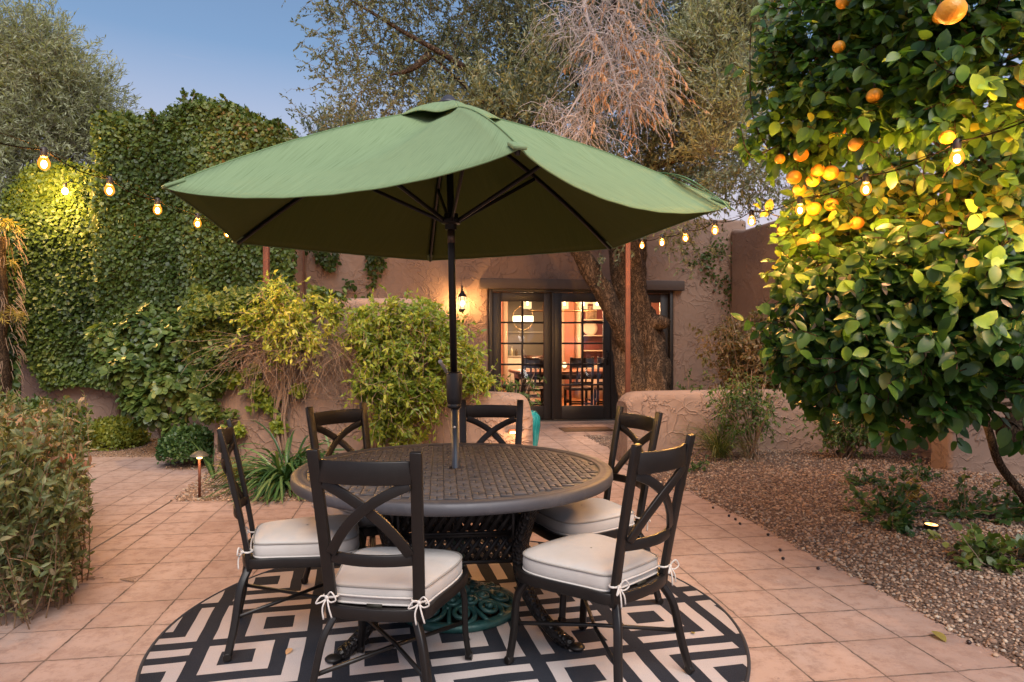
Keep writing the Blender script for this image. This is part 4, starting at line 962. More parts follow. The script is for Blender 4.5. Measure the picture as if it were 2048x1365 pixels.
# ------------------------------------------------------------------ wall lantern
lw = HW(uu(923), -.19, 0); lz = at(923, 606, lw[1])[2]
t = thing('wall_lantern', 'lit black wall lantern beside the glazed doors', 'lantern', (lw[0], lw[1], lz), TH)
m = MB(); m.lathe([(.052, -.10), (.062, .09)], n=6); m.F = m.F[:1]; m.A = m.A[:1]; g = m.build('glass', M['shade'], t)
m = MB(); m.ball((0, 0, -.01), (.020, .020, .045)); m.build('bulb', emit('lantern_glow', (1, .6, .25), 1100), g, smooth=True)
m = MB()
for k in range(6):
    a = 2*pi*k/6; m.rect([(.054*cos(a), .054*sin(a), -.10), (.065*cos(a), .065*sin(a), .092)], .007, .007, (cos(a), sin(a), 0))
m.lathe([(0, -.17), (.008, -.17), (.012, -.15), (.02, -.13), (.058, -.105), (.058, -.098), (0, -.098)], n=6)
m.lathe([(.06, .09), (.075, .092), (.055, .13), (.03, .16), (.03, .175), (.012, .19), (.014, .21), (.0, .235)], n=6)
m.build('cage', M['metal'], t)
m = MB(); m.tube(catmull([(0, .18, -.02), (0, .12, .20), (0, .05, .27), (0, 0, .22)], 6), .008); m.bb(-.04, .04, .165, .186, -.12, .10); m.build('bracket', M['metal'], t)
# ------------------------------------------------------------------ vase, mat, fixtures
v = thing('vase', 'tall turquoise glazed vase behind the end of the left wall', 'vase', tuple(at(1056, 905, 7.75)*[1, 1, 0]))
m = MB(); m.lathe([(0, 0), (.075, 0), (.09, .02), (.125, .20), (.145, .36), (.14, .45), (.105, .50), (.09, .505), (.10, .515), (.085, .515), (.075, .49), (.0, .46)], n=32)
vm, vn, vo_ = new_mat('turquoise_glaze'); vob = coords(vn); mp = nd(vn, 'Mapping', {'Vector': vob}); mp.inputs['Scale'].default_value = (9, 9, 1.2)
f = noise(vn, mp.outputs[0], 3, 4, .6); vp = nd(vn, 'BsdfPrincipled', {'Base Color': ramp(vn, f, [(.3, (.0, .10, .11)), (.5, (.02, .23, .23)), (.7, (.08, .38, .36))]), 'Roughness': .25, 'Normal': bump(vn, f, .6, .02)}); vn.links.new(vp.outputs[0], vo_.inputs[0])
m.build('body', vm, v, smooth=True)
mm_ = MB(); mw = at(1165, 855, 10.1); mm_.box((0, 0, .006), (.75, .42, .012)); dm = mm_.build('door_mat', simple('coir_mat', (.16, .085, .04), .95, 0, 40, .4, .5, 150)); dm.location = (mw[0]+.05, 10.05, .001); dm.rotation_euler = (0, 0, TH); tag(dm, 'brown coir mat on the tiles before the doors', 'door mat')
# path light
pp = gp(399, 999); t = thing('path_light', 'small lit mushroom path light at the corner of the planting bed', 'path light', (pp[0], pp[1], .01))
m = MB(); m.tube([(0, 0, 0), (0, 0, .33)], .011, 10); m.build('stake', M['rust'], t)
m = MB(); m.lathe([(.075, .352), (.07, .36), (.045, .382), (.015, .395), (0, .398)], n=24); m.F = m.F[:1]; m.A = m.A[:1]; m.build('cap', simple('aged_copper', (.10, .085, .06), .5, .4), t, smooth=True)
m = MB(); m.lathe([(0, .33), (.02, .33), (.024, .362), (0, .362)], n=16); m.build('lens', emit('path_glow', (1, .6, .2), 4), t)
plight('path_light_lamp', (0, 0, .345), .45, (1, .6, .28), .02, t).location = (.0, -.035, .335)
# uplights (spots with their fixtures)
def uplight(label, pos, aim, watt, ang=75, col=(1, .62, .28), shadow=.03):
    t = thing('garden_uplight', label, 'spotlight', pos); aimv = Vector(tuple(np.array(aim)-np.array(pos))).normalized(); q = aimv.to_track_quat('Z', 'Y')
    m = MB(); m.lathe([(0, -.06), (.035, -.05), (.042, .0), (.042, .045), (.046, .05), (.040, .05), (.038, .044), (0, .044)], n=24); f_ = m.build('housing', M['metal'], t, smooth=True); f_.rotation_euler = q.to_euler(); f_.location = (0, 0, -.012)
    m = MB(); m.lathe([(0, .0445), (.037, .0445), (.037, .0475), (0, .0475)], n=24); ln = m.build('lens', emit('uplight_glow', (1, .45, .12), 3.5), f_)
    m = MB(); m.tube([(0, 0, -.05), (0, 0, .04)], .008, 8); m.build('stake', M['metal'], t)
    l = bpy.data.lights.new('uplight_lamp', 'SPOT'); l.energy = watt; l.color = col; l.spot_size = R(ang); l.spot_blend = .6; l.shadow_soft_size = shadow
    lo = bpy.data.objects.new('uplight_lamp', l); COL.objects.link(lo); lo.parent = t; lo.location = tuple(Vector((0, 0, -.012))+aimv*.06); lo.rotation_euler = aimv.to_track_quat('-Z', 'Y').to_euler()
    return t
u1 = gp(1862, 1062, .1); uplight('round uplight glowing among the low shrubs in the gravel', (u1[0], u1[1], hz(u1[0], u1[1])), (u1[0]+.05, u1[1]-.1, 2.2), 14)
uplight('uplight on the ground behind the right low wall aimed at the olive trunk', (1.55, 8.55, 0), (2.0, 9.6, 2.2), 60, 80, (1, .55, .25))
uplight('uplight tucked in the corner behind the wing of the low wall', (3.5, 7.2, hz(3.5, 7.2)), (3.9, 7.9, 2.0), 26, 90, (1, .5, .2))
# little lamp low on the back of the left wall, lights the paving in front of the doors
t = thing('step_light', 'small step light glowing near the end of the left wall behind the back chair', 'step light', (.02, 6.72, .42))
m = MB(); m.box((0, 0, 0), (.11, .03, .045)); m.build('housing', M['rust'], t, bevel=.004); m = MB(); m.box((0, -.016, -.01), (.08, .004, .016)); m.build('lens', emit('step_glow', (1, .55, .2), 8), t)
plight('step_lamp', (0, -.06, -.03), 1.6, (1, .55, .25), .02, t)
# conduit on the wing wall
m = MB(); m.tube(catmull([(4.02, 9.3, 2.95), (3.97, 9.25, 2.5), (3.93, 9.15, 2.2), (3.95, 8.9, 1.75), (3.98, 8.8, 1.4)], 6), .022, 8); cd = m.build('conduit', simple('painted_conduit', (.30, .21, .16), .7)); tag(cd, 'pale conduit curving down the dark wing wall of the house', 'pipe')
# ------------------------------------------------------------------ vegetation
M['ivy'] = leafmat('ivy_leaves', [(0, (.015, .032, .007)), (.4, (.048, .082, .014)), (.75, (.105, .15, .026)), (.93, (.22, .24, .05)), (1, (.30, .16, .05))])
M['olive'] = leafmat('olive_leaves', [(0, (.04, .052, .026)), (.4, (.095, .118, .064)), (.7, (.18, .20, .115)), (.9, (.30, .31, .18)), (1, (.32, .27, .15))], .25, .55)
M['olive_pale'] = leafmat('pale_olive_leaves', [(0, (.15, .165, .095)), (.5, (.32, .34, .205)), (1, (.48, .49, .32))], .3, .6)
M['citrus'] = leafmat('citrus_leaves', [(0, (.015, .046, .010)), (.4, (.034, .088, .016)), (.72, (.075, .15, .024)), (.9, (.15, .23, .03)), (1, (.32, .30, .045))], .35, .36, .4)
M['vine'] = leafmat('vine_leaves', [(0, (.05, .10, .014)), (.4, (.15, .22, .025)), (.75, (.30, .35, .045)), (1, (.52, .50, .08))], .4)
M['pitto'] = leafmat('broad_leaves', [(0, (.022, .045, .012)), (.5, (.075, .12, .025)), (.85, (.16, .21, .05)), (1, (.34, .34, .09))], .3, .35)
M['box'] = leafmat('box_leaves', [(0, (.022, .045, .009)), (.5, (.065, .11, .020)), (1, (.24, .27, .05))])
M['boxdark'] = leafmat('dark_box_leaves', [(0, (.018, .045, .014)), (.6, (.05, .105, .03)), (1, (.12, .19, .05))])
M['hedge'] = leafmat('lance_leaves', [(0, (.03, .042, .015)), (.35, (.075, .098, .032)), (.65, (.15, .165, .065)), (.82, (.25, .19, .11)), (1, (.28, .12, .075))], .25, .5)
M['nandina'] = leafmat('nandina_leaves', [(0, (.03, .065, .015)), (.6, (.08, .145, .03)), (1, (.22, .26, .06))])
M['nandred'] = leafmat('bronze_nandina_leaves', [(0, (.06, .065, .02)), (.5, (.14, .115, .04)), (.8, (.22, .125, .06)), (1, (.30, .22, .11))])
M['strap'] = leafmat('strap_leaves', [(0, (.02, .055, .018)), (.6, (.05, .12, .035)), (1, (.16, .23, .08))], .25, .35)
M['grass'] = leafmat('grass_blades', [(0, (.05, .07, .02)), (.6, (.10, .14, .035)), (1, (.26, .24, .09))])
M['deadleaf'] = leafmat('dead_leaves', [(0, (.40, .19, .09)), (.6, (.62, .33, .16)), (1, (.66, .46, .30))], .25, .8)
M['gold'] = leafmat('dry_gold_leaves', [(0, (.16, .14, .03)), (1, (.40, .30, .08))])

def vnoise(P, sc, seed=0):
    """cheap smooth value noise 0..1"""
    P = np.asarray(P)*sc+seed*17.3; i = np.floor(P).astype(np.int64); f = P-i; f = f*f*(3-2*f); out = 0
    for dx in (0, 1):
        for dy in (0, 1):
            for dz in (0, 1):
                h = (i[:, 0]+dx)*374761393+(i[:, 1]+dy)*668265263+(i[:, 2]+dz)*2147483647
                h = (h ^ (h >> 13))*1274126177; h = ((h ^ (h >> 16)) & 0xffff)/65535.0
                w = (f[:, 0] if dx else 1-f[:, 0])*(f[:, 1] if dy else 1-f[:, 1])*(f[:, 2] if dz else 1-f[:, 2]); out = out+h*w
    return out
def rnd_of(pos, sc=2.0, amp=.5, seed=1, bias=0.0):
    return np.clip(rng.uniform(0, 1, len(pos))*(1-amp)+vnoise(pos, sc, seed)*amp*1.15+bias, 0, 1)

# ---- ivy on tall walls
def ivy(name, label, n, sampler, size, parent=None, nbias=(0, -1, .35)):
    P, N = sampler(n); d = nrm(np.array([0, 0, -.55])+rng.normal(size=P.shape)*.65); nn = nrm(N+np.array(nbias)*.5+rng.normal(size=P.shape)*.45)
    m = MB(); leaves(m, OVATE, P, d, nn, rng.uniform(.7, 1.25, len(P))*size, rnd_of(P, 1.6, .55), rng.uniform(.9, 1.5, len(P)))
    return m
def wall_sampler(x0, x1, zt, yf, depth, ragged_bottom, seedv, topd=1.0, side=None):
    def f(n):
        x = rng.uniform(x0, x1, n); P = np.c_[x, np.zeros(n), rng.uniform(0, 1, n)]
        top = zt(x); z = P[:, 2]*top; bulge = depth*(.35+.9*vnoise(np.c_[x, x*0, z], 1.7, seedv))
        y = yf-bulge*(rng.random(n)**.35); P = np.c_[x, y, z]
        lim = ragged_bottom(x); keep = (z > lim) & (vnoise(P, 3.2, seedv+3) > .22-.2*(z > 1.4))
        P = P[keep]; N = np.tile([0, -1.0, .2], (len(P), 1))
        # top cap
        nt_ = n//7; x = rng.uniform(x0, x1, nt_); yy = rng.uniform(yf-depth*.6, yf+topd, nt_); Pt = np.c_[x, yy, zt(x)-rng.random(nt_)**2*.35+.10*vnoise(np.c_[x, yy, x*0], 5, 2)+.04]
        return np.concatenate([P, Pt]), np.concatenate([N, np.tile([0, -.3, 1.0], (nt_, 1))])
    return f
def zt1(x): return 3.62+.16*vnoise(np.c_[x, x*0, x*0], 2.5, 5)-.35*np.clip((x+6.75)/-.35, 0, 1)
def zb1(x): return .30+.5*vnoise(np.c_[x, x*0+3, x*0], 1.5, 4)+.55*np.clip((-6.5-x)/.3, 0, 1)
iv = thing('ivy', 'dense ivy curtain over the far left wall, lit yellow by the lone bulb', 'ivy', (0, 0, 0))
s = wall_sampler(-7.12, -5.48, zt1, Ya-.02, .30, zb1, 1, .4)
ivy('leaves', '', 37000, s, .060).build('leaves', M['ivy'], iv)
zk = np.array([[-5.62, 4.15], [-5.5, 4.28], [-5.0, 4.34], [-4.7, 4.38], [-4.55, 4.5], [-4.28, 4.58], [-4.0, 4.52], [-3.75, 4.5], [-3.45, 4.36], [-3.18, 4.18], [-2.97, 4.0], [-2.84, 3.8]])
def zt2(x): return np.interp(x, zk[:, 0], zk[:, 1])+.16*vnoise(np.c_[x, x*0, x*0], 4, 7)-.10
def zb2(x): return .45+.5*vnoise(np.c_[x, x*0+3, x*0], 1.5, 9)
iv2 = thing('ivy', 'tall bushy mass of ivy rising above the umbrella edge on the left', 'ivy', (0, 0, 0))
s = wall_sampler(-5.55, -2.92, zt2, Yb-.02, .34, zb2, 3, 1.4)
m = ivy('leaves', '', 56000, s, .059)
# loose sprigs on top
o_ = np.c_[rng.uniform(-5.5, -3.0, 150), rng.uniform(Yb-.3, Yb+.9, 150), np.zeros(150)]; o_[:, 2] = zt2(o_[:, 0])-.05
tw = grow(o_, rng.normal(size=(150, 3))*.35+[0, 0, 1], rng.uniform(.10, .24, 150), 4, 0, .2); P, T = along(tw, 12, .1); leaves(m, OVATE, P, T+rng.normal(size=P.shape)*.7, sph(len(P)), rng.uniform(.05, .085, len(P)), rnd_of(P), 1.1)
m.build('leaves', M['ivy'], iv2)
mt = MB(); tubes(mt, tw, np.full(tw.shape[:2], .004)); mt.build('twigs', M['stem'], iv2)
# ivy creeping on the house wall, right of the back post
iv3 = thing('ivy', 'thin ivy trailing over the house wall under the umbrella edge', 'ivy', (0, 0, 0))
us = rng.uniform(-3.7, -2.0, 3800); zz = rng.uniform(1.5, 2.7, 3800); P = np.array([HW(u, -.03-rng.random()*.10, z) for u, z in zip(us, zz)])
keep = (vnoise(P, 3.0, 11) > .52+.12*np.clip((us+2.6)/.6, -1, 1)) & (zz > 2.5-1.0*np.clip((-2.0-us)/.5, 0, 1)); P = P[keep]
m = MB(); leaves(m, OVATE, P, rng.normal(size=P.shape)*.6+[0, 0, -.6], rng.normal(size=P.shape)*.35+[0, -1, .2], rng.uniform(.05, .085, len(P)), rnd_of(P)*.8, 1.2); m.build('leaves', M['ivy'], iv3)
iv4 = thing('ivy', 'small dark sprigs of ivy in the corner of house wall and wing wall', 'ivy', (0, 0, 0)); m = MB(); mt = MB()
for (a, b) in (((2.95, 2.75), (3.62, 2.2)), ((3.6, 2.4), (3.75, 1.6)), ((3.2, 2.6), (3.5, 2.9))):
    q = np.array([HW(a[0]+(b[0]-a[0])*t_, -.03, a[1]+(b[1]-a[1])*t_) for t_ in np.linspace(0, 1, 8)]); mt.tube(q, .005, 4)
    P = q[rng.integers(0, 8, 130)]+rng.normal(size=(130, 3))*[.10, .02, .09]; leaves(m, OVATE, P, rng.normal(size=P.shape)+[0, 0, -.5], rng.normal(size=P.shape)*.4+[0, -1, 0], rng.uniform(.04, .07, len(P)), rnd_of(P)*.6, 1.1)
m.build('leaves', M['ivy'], iv4); mt.build('stem', M['stem'], iv4)

bh = thing('background_hedge', 'dark clipped hedge beyond the far left end of the ivy wall', 'hedge', (0, 0, 0))
sb = wall_sampler(-17, -7.2, lambda x: 2.3+.3*vnoise(np.c_[x, x*0, x*0], 2, 2), 11.5, .4, lambda x: x*0, 6)
ivy('foliage', '', 9000, sb, .14).build('foliage', M['ivy'], bh)
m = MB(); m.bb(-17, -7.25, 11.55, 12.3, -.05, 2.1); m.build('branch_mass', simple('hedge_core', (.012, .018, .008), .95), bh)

# ---- generic leaf mass shaped from blobs (px, py, r_px, Y, depth)
def mass(blobs, n, T, size, mat_amp=.5, dvec=(0, 0, -.3), dsp=.8, nvec=(0, -1, .5), nsp=.5, gap=.35, gsc=5, seed=1, bias=0, ws=1.0, rs=2.0):
    B = np.array(blobs, float); w = B[:, 2]**2; k = rng.choice(len(B), n, p=w/w.sum()); b = B[k]
    th = rng.uniform(0, 2*pi, n); rr = np.sqrt(rng.random(n)); edge_ = np.sqrt(1-rr**2)
    Y = b[:, 3]-b[:, 4]*edge_*rng.random(n)**.4; px = b[:, 0]+b[:, 2]*rr*np.cos(th); py = b[:, 1]+b[:, 2]*rr*np.sin(th)
    P = np.c_[(px-CX)/F*b[:, 3], Y, H+(CY-py)/F*b[:, 3]]; P = P[vnoise(P, gsc, seed) > gap]
    N = len(P); m = MB(); leaves(m, T, P, np.array(dvec)+rng.normal(size=P.shape)*dsp, np.array(nvec)+rng.normal(size=P.shape)*nsp, rng.uniform(.65, 1.25, N)*size, rnd_of(P, rs, mat_amp, seed+2, bias), ws)
    return m, P
Yv = 6.70
vn1 = thing('climbing_vine', 'dark leafed vine hanging over the left end of the low wall', 'vine', (0, 0, 0))
bl_ = [(420,640,45,Yv,.35),(470,620,45,Yv,.35),(400,690,35,Yv,.3),(440,700,45,Yv,.3),(430,760,32,Yv,.25),(425,820,22,Yv,.2),(520,610,38,Yv+.1,.35),(460,830,12,Yv,.1),(405,605,30,Yv+.2,.3),(570,600,32,Yv+.1,.3),(640,600,26,Yv+.1,.3),(700,605,20,Yv+.1,.3),(480,670,30,Yv,.3)]
m, _ = mass(bl_, 8500, OVATE, .055, gap=.30, gsc=4); m.build('leaves', M['box'], vn1)
vn2 = thing('climbing_vine', 'yellow green vine spilling over the top of the low wall above bare brown stems', 'vine', (0, 0, 0))
bl_ = [(560,600,32,Yv-.1,.35),(600,640,34,Yv-.1,.3),(650,620,34,Yv-.1,.3),(575,660,20,Yv-.1,.25),(690,660,32,Yv-.1,.3),(635,675,22,Yv-.1,.3),(560,680,20,Yv-.1,.25),(620,700,11,Yv-.1,.2),(520,640,22,Yv-.1,.3),(720,640,26,Yv-.1,.3),(548,585,22,Yv-.1,.3)]
m, P1 = mass(bl_, 6500, LANCE2, .055, gap=.40, gsc=6, bias=.12, ws=1.2); 
o_ = P1[rng.integers(0, len(P1), 320)]; tw = grow(o_, rng.normal(size=(320, 3))*.5+[.0, -.8, -.1], rng.uniform(.12, .38, 320), 5, .15, .3); P, T = along(tw, 8, .2); leaves(m, LANCE2, P, T+rng.normal(size=P.shape)*.8, sph(len(P))+[0, -.6, .6], rng.uniform(.04, .065, len(P)), rnd_of(P, 2, .4, 3, .15), 1.2)
m.build('leaves', M['vine'], vn2); m = MB(); tubes(m, tw, np.full(tw.shape[:2], .0025))
# bare hanging stems
n = 420; o_ = np.array([at(x, y, Yv-rng.uniform(.05, .3)) for x, y in zip(rng.uniform(480, 735, n), rng.uniform(668, 705, n))]); dr = np.c_[rng.normal(-.2, .75, n), rng.normal(-.15, .2, n), rng.uniform(-.8, .1, n)]
tubes(m, grow(o_, dr, rng.uniform(.2, .75, n), 7, .10, .20), np.full((n, 7), .0017))
for k in range(11):
    x = 553+k*2.6; q = catmull([at(x, 905, Yv-.03-.01*k % .05), at(x-6+rng.normal()*4, 840, Yv-.06), at(x+4+rng.normal()*6, 770, Yv-.06), at(x+10+rng.normal()*12, 700, Yv-.12)], 6); m.tube(q, rng.uniform(.004, .009), 6)
m.build('bare_stems', M['stem'], vn2, smooth=True)
m = MB(); n = 0
for (x, y, r_) in ((465,755,20),(500,800,22),(540,815,16),(480,860,9),(455,862,10),(520,780,14),(600,780,9),(560,850,14),(510,740,12)):
    mm2, _ = mass([(x, y, r_, Yv-.0, .10)], 150, OVATE, .06, gap=.3, bias=.1); m.V += mm2.V; m.F += [f+m.n for f in mm2.F]; m.A += mm2.A; m.n += mm2.n; m.has = True
m.build('wall_sprigs', M['vine'], vn2)
m = MB()
for q in ([(570,808),(620,800),(680,798),(740,790)], [(560,700),(600,760),(640,790),(700,760)], [(480,800),(520,770),(560,740)], [(430,850),(500,840),(560,850)]): m.tube(catmull([at(x, y, Yv-.015) for x, y in q], 6), .004, 4)
m.build('wall_stems', M['stem'], vn2)
vn3 = thing('climbing_vine', 'big bright green vine bush cascading over the wall behind the umbrella pole', 'vine', (0, 0, 0))
bl_ = [(790,625,40,Yv-.1,.45),(740,650,36,Yv-.1,.4),(850,640,42,Yv-.1,.45),(760,700,42,Yv-.1,.45),(820,700,48,Yv-.15,.5),(880,700,42,Yv-.1,.45),(750,760,42,Yv-.1,.45),(810,770,46,Yv-.15,.5),(870,770,36,Yv-.1,.45),(790,830,32,Yv-.1,.4),(830,850,30,Yv-.1,.35),(925,720,36,Yv+.1,.35),(950,755,24,Yv+.1,.3),(905,670,28,Yv,.35),(975,765,13,Yv+.1,.2),(765,860,16,Yv-.1,.3),(860,825,18,Yv-.1,.3),(800,880,14,Yv-.1,.25)]
m, P1 = mass(bl_, 13500, LANCE2, .054, gap=.36, gsc=5, bias=.0, ws=1.3, seed=4)
o_ = P1[rng.integers(0, len(P1), 700)]; tw = grow(o_, rng.normal(size=(700, 3))*.6+[.1, -.8, .1], rng.uniform(.12, .36, 700), 5, .2, .3); P, T = along(tw, 8, .2); leaves(m, LANCE2, P, T+rng.normal(size=P.shape)*.8, sph(len(P))+[0, -.6, .6], rng.uniform(.04, .068, len(P)), rnd_of(P, 2, .4, 3, .05), 1.2)
m.build('leaves', M['vine'], vn3); m = MB(); tubes(m, tw, np.full(tw.shape[:2], .0025))
for k in range(26):
    x = rng.uniform(740, 900); q = catmull([at(x+rng.normal()*10, 900, Yv-.05), at(x, 820, Yv-.15), at(x+rng.normal()*25, 720, Yv-.2)], 5); m.tube(q, .005, 5)
m.build('stems', M['stem'], vn3)

# ---- broad leafed shrub
def rosettes(m, C, D, per, size, T, rndv, ws=1.0, spread=1.1):
    N = len(C); k = np.repeat(np.arange(N), per); D = nrm(D); a = sph(len(k)); side = nrm(a-D[k]*np.sum(a*D[k], 1, keepdims=True)); d = D[k]*rng.uniform(.15, .8, (len(k), 1))+side*spread
    leaves(m, T, C[k]+side*.01, d, D[k]+side*-.2+rng.normal(size=(len(k), 3))*.15, size*rng.uniform(.7, 1.2, len(k)), np.clip(rndv[k]+rng.normal(size=len(k))*.1, 0, 1), ws)
def bush(label, name, blobs, nro, per, size, T, mat, base, ws=1.0, stemr=.012, cat='shrub'):
    t = thing(name, label, cat, base); b0 = np.array(base); B = np.array(blobs, float); w = B[:, 2]**2; k = rng.choice(len(B), nro, p=w/w.sum()); b = B[k]
    C = np.c_[(b[:, 0]-CX)/F*b[:, 3], b[:, 3], H+(CY-b[:, 1])/F*b[:, 3]]; rad = b[:, 2]/F*b[:, 3]; u_ = sph(nro); u_[:, 1] = -np.abs(u_[:, 1])*.8+.1*rng.normal(size=nro); P = C+u_*(rad*rng.random(nro)**.4)[:, None]
    m = MB(); rosettes(m, P-b0, u_+[0, -.2, .5], per, size, T, rnd_of(P, 2.5, .5), ws); m.build('foliage', mat, t)
    m = MB(); cents = np.unique(C, axis=0)
    for c in cents: q = bez((0, 0, 0), (c-b0)*[.3, .3, .7], c-b0, 8); m.tube(q, np.linspace(stemr, .004, 8), 6)
    kk = rng.integers(0, nro, min(nro, 260)); S = np.stack([C[kk]-b0, (C[kk]+P[kk])/2-b0+[0, 0, -.03], P[kk]-b0], 1); tubes(m, S, np.full(S.shape[:2], .004))
    m.build('stems', M['twig'], t); return t
bush('shrub with big glossy rounded leaves in front of the ivy wall', 'broadleaf_shrub', [(230,690,48,8.0),(290,660,48,8.0),(340,690,50,7.8),(270,740,50,7.7),(340,770,46,7.6),(300,820,36,7.6),(375,740,40,7.8),(370,660,40,8.1),(220,720,30,7.9),(270,800,26,7.6),(390,810,24,7.6),(350,850,20,7.6)], 780, 8, .105, OBOV, M['pitto'], tuple(gp(330, 905)), stemr=.018)
# clipped balls
def ball_shrub(label, px, py, rx, rz_, Y, mat, size, n, bias=0):
    c = at(px, py, Y); r = rx/F*Y; h = rz_/F*Y; b0 = np.array([c[0], Y, 0.0]); t = thing('clipped_shrub', label, 'shrub', b0); u_ = sph(n); u_[:, 2] = np.abs(u_[:, 2])*1.0-.35*rng.random(n)
    rr = r*(1-.25*rng.random(n)**2)*(.9+.2*vnoise(u_*1.0, 3, 3)); P = u_*np.c_[rr, rr, rr*h/r]; P[:, 2] = np.maximum(P[:, 2]+c[2]-h*.15, .02)
    m = MB(); leaves(m, OVATE, P, u_*.6+rng.normal(size=P.shape)*.6+[0, 0, .3], u_+rng.normal(size=P.shape)*.5, rng.uniform(.7, 1.3, n)*size, rnd_of(P+c, 4, .5, 2, bias), 1.15)
    m.build('foliage', mat, t); m = MB()
    for k in range(14): q = bez((0, 0, 0), (rng.normal()*.1, rng.normal()*.1, .12), u_[k]*r*.8+[0, 0, c[2]*.8], 5); m.tube(q, .006, 5)
    m.build('stems', M['stem'], t)
ball_shrub('round clipped shrub with yellowish tips on the far side of the paving', 223, 872, 62, 46, 8.35, leafmat('yellow_green_box_leaves', [(0, (.05, .08, .012)), (.5, (.15, .19, .03)), (1, (.34, .35, .06))]), .040, 6500, .1)
ball_shrub('round dark green clipped shrub against the end of the low wall', 377, 893, 54, 52, 7.15, M['boxdark'], .038, 5200)

# ---- low far hedge and foreground hedge
hd = thing('low_hedge', 'low ragged hedge of small yellowish leaves beyond the foreground bush', 'hedge', tuple(gp(90, 890)))
b0 = np.array(hd.location); m, P = mass([(20,815,28,8.2,.6),(70,815,28,8.2,.6),(120,820,28,8.2,.6),(165,826,22,8.2,.6),(20,850,30,8.0,.6),(70,850,30,8.0,.6),(120,855,28,8.0,.6),(170,862,24,8.0,.5),(-40,830,40,8.0,.6)], 7000, LANCE2, .06, gap=.28, gsc=7, dvec=(0, 0, .3), nvec=(0, -.4, 1), ws=1.3)
m.V = [v-b0 for v in m.V]; m.build('foliage', M['box'], hd)
fh = thing('foreground_shrub', 'tall foreground shrub of narrow grey green and purple leaves at the left edge', 'shrub', (-2.75, 3.75, 0)); b0 = np.array([-2.75, 3.75, 0])
ns = 900; ox = rng.uniform(-3.9, -2.2, ns); oy = rng.uniform(3.05, 5.0, ns)
# keep within the bush outline on plan: its right side runs away from the camera
lim = -2.02-(oy-3.05)*.36; ox = np.minimum(ox, lim-.10*rng.random(ns)); O = np.c_[ox, oy, np.zeros(ns)]
hgt = (.76+.22*vnoise(O, 2.2, 3))*(1-.12*rng.random(ns))*(.66+.34*np.clip((lim-ox)/.45, 0, 1))
lean = np.c_[rng.normal(0, .17, ns)+.10*(ox > lim-.3), rng.normal(-.10, .17, ns), np.ones(ns)]; hgt = hgt*np.where(rng.random(ns) < .12, 1.16, 1.0); tw = grow(O, lean, hgt, 7, -.03, .11)
keep = (tw[:, :, 0]/tw[:, :, 1]).max(1) < -.640+.022*rng.random(ns); tw = tw[keep]
m = MB(); P, T = along(tw, 52, .06); hf = np.clip(P[:, 2]/.9, 0, 1)
dd = T*.9+rng.normal(size=P.shape)*.75+[0, -.1, .1]
leaves(m, LANCE2, P-b0, dd, sph(len(P))*.8+[0, -.3, .8], rng.uniform(.028, .060, len(P))*(.8+.55*hf), rnd_of(P, 2.5, .5, 4, .02), rng.uniform(.85, 1.35, len(P)))
# side sprays low down
sidek = rng.integers(0, len(tw), 900); kk = rng.integers(1, 6, 900); so_p = tw[sidek, kk]; tw2 = grow(so_p, rng.normal(size=(900, 3))*.6+[.28, -.35, .55], rng.uniform(.08, .22, 900), 4, .0, .25)
tw2 = tw2[tw2[:, -1, 0]/tw2[:, -1, 1] < -.640+.02*rng.random(900)]
P, T = along(tw2, 9, .15); leaves(m, LANCE2, P-b0, T+rng.normal(size=P.shape)*.6, sph(len(P))+[0, -.3, .8], rng.uniform(.04, .085, len(P)), rnd_of(P, 2.5, .5, 4), 1.0)
m.build('foliage', M['hedge'], fh); m = MB(); tubes(m, tw-b0, np.linspace(.004, .0016, 7)[None]*np.ones((len(tw), 1)), 4); tubes(m, tw2-b0, np.full(tw2.shape[:2], .002)); m.build('stems', simple('straw_stem', (.17, .10, .055), .85, 0, 15, .4), fh)

# ---- strap leaved plants
def strap(name, label, base, n, L, w, mat, spread=.9, droop=.55, cat='plant', up=1.0, K=9):
    t = thing(name, label, cat, base); a = rng.uniform(0, 2*pi, n); o_ = np.c_[rng.normal(0, .035, n), rng.normal(0, .035, n), np.zeros(n)]
    d = np.c_[np.cos(a)*spread*rng.uniform(.15, 1, n), np.sin(a)*spread*rng.uniform(.15, 1, n), np.full(n, up)]; Ls = L*rng.uniform(.6, 1.15, n)
    P = grow(o_, d, Ls, K, droop*.32, .05); P[:, :, 2] = np.maximum(P[:, :, 2], .01)
    T = nrm(np.gradient(P, axis=1)); S = nrm(np.cross(T, [0, 0, 1.0])+rng.normal(size=(n, 1, 3))*.25); Nn_ = np.cross(S, T)
    prof = np.interp(np.linspace(0, 1, K), [0, .15, .6, .9, 1], [.6, 1, .9, .45, .03])*w/2; Sx = S*prof[None, :, None]
    V = np.stack([P-Sx+Nn_*prof[None, :, None]*.4, P, P+Sx+Nn_*prof[None, :, None]*.4], 2)
    n_, i, j = np.meshgrid(np.arange(n), np.arange(K-1), np.arange(2), indexing='ij'); b = n_*K*3
    Fq = np.stack([b+i*3+j, b+i*3+j+1, b+(i+1)*3+j+1, b+(i+1)*3+j], -1).reshape(-1, 4)
    m = MB(); m.add(V.reshape(-1, 3), Fq, np.repeat(rng.uniform(0, 1, n), (K-1)*2)); m.build('leaves', mat, t, smooth=True); return t
strap('agapanthus', 'strap leaved green plant at the foot of the wall behind the left chairs', tuple(gp(560, 985)+[0, .15, .02]), 260, .80, .024, M['strap'], spread=1.3, droop=.8)
strap('agapanthus', 'smaller strap leaved clump half hidden behind the left rear chair', tuple(gp(655, 985)+[0, .25, .02]), 110, .62, .024, M['strap'], spread=1.2, droop=.8)
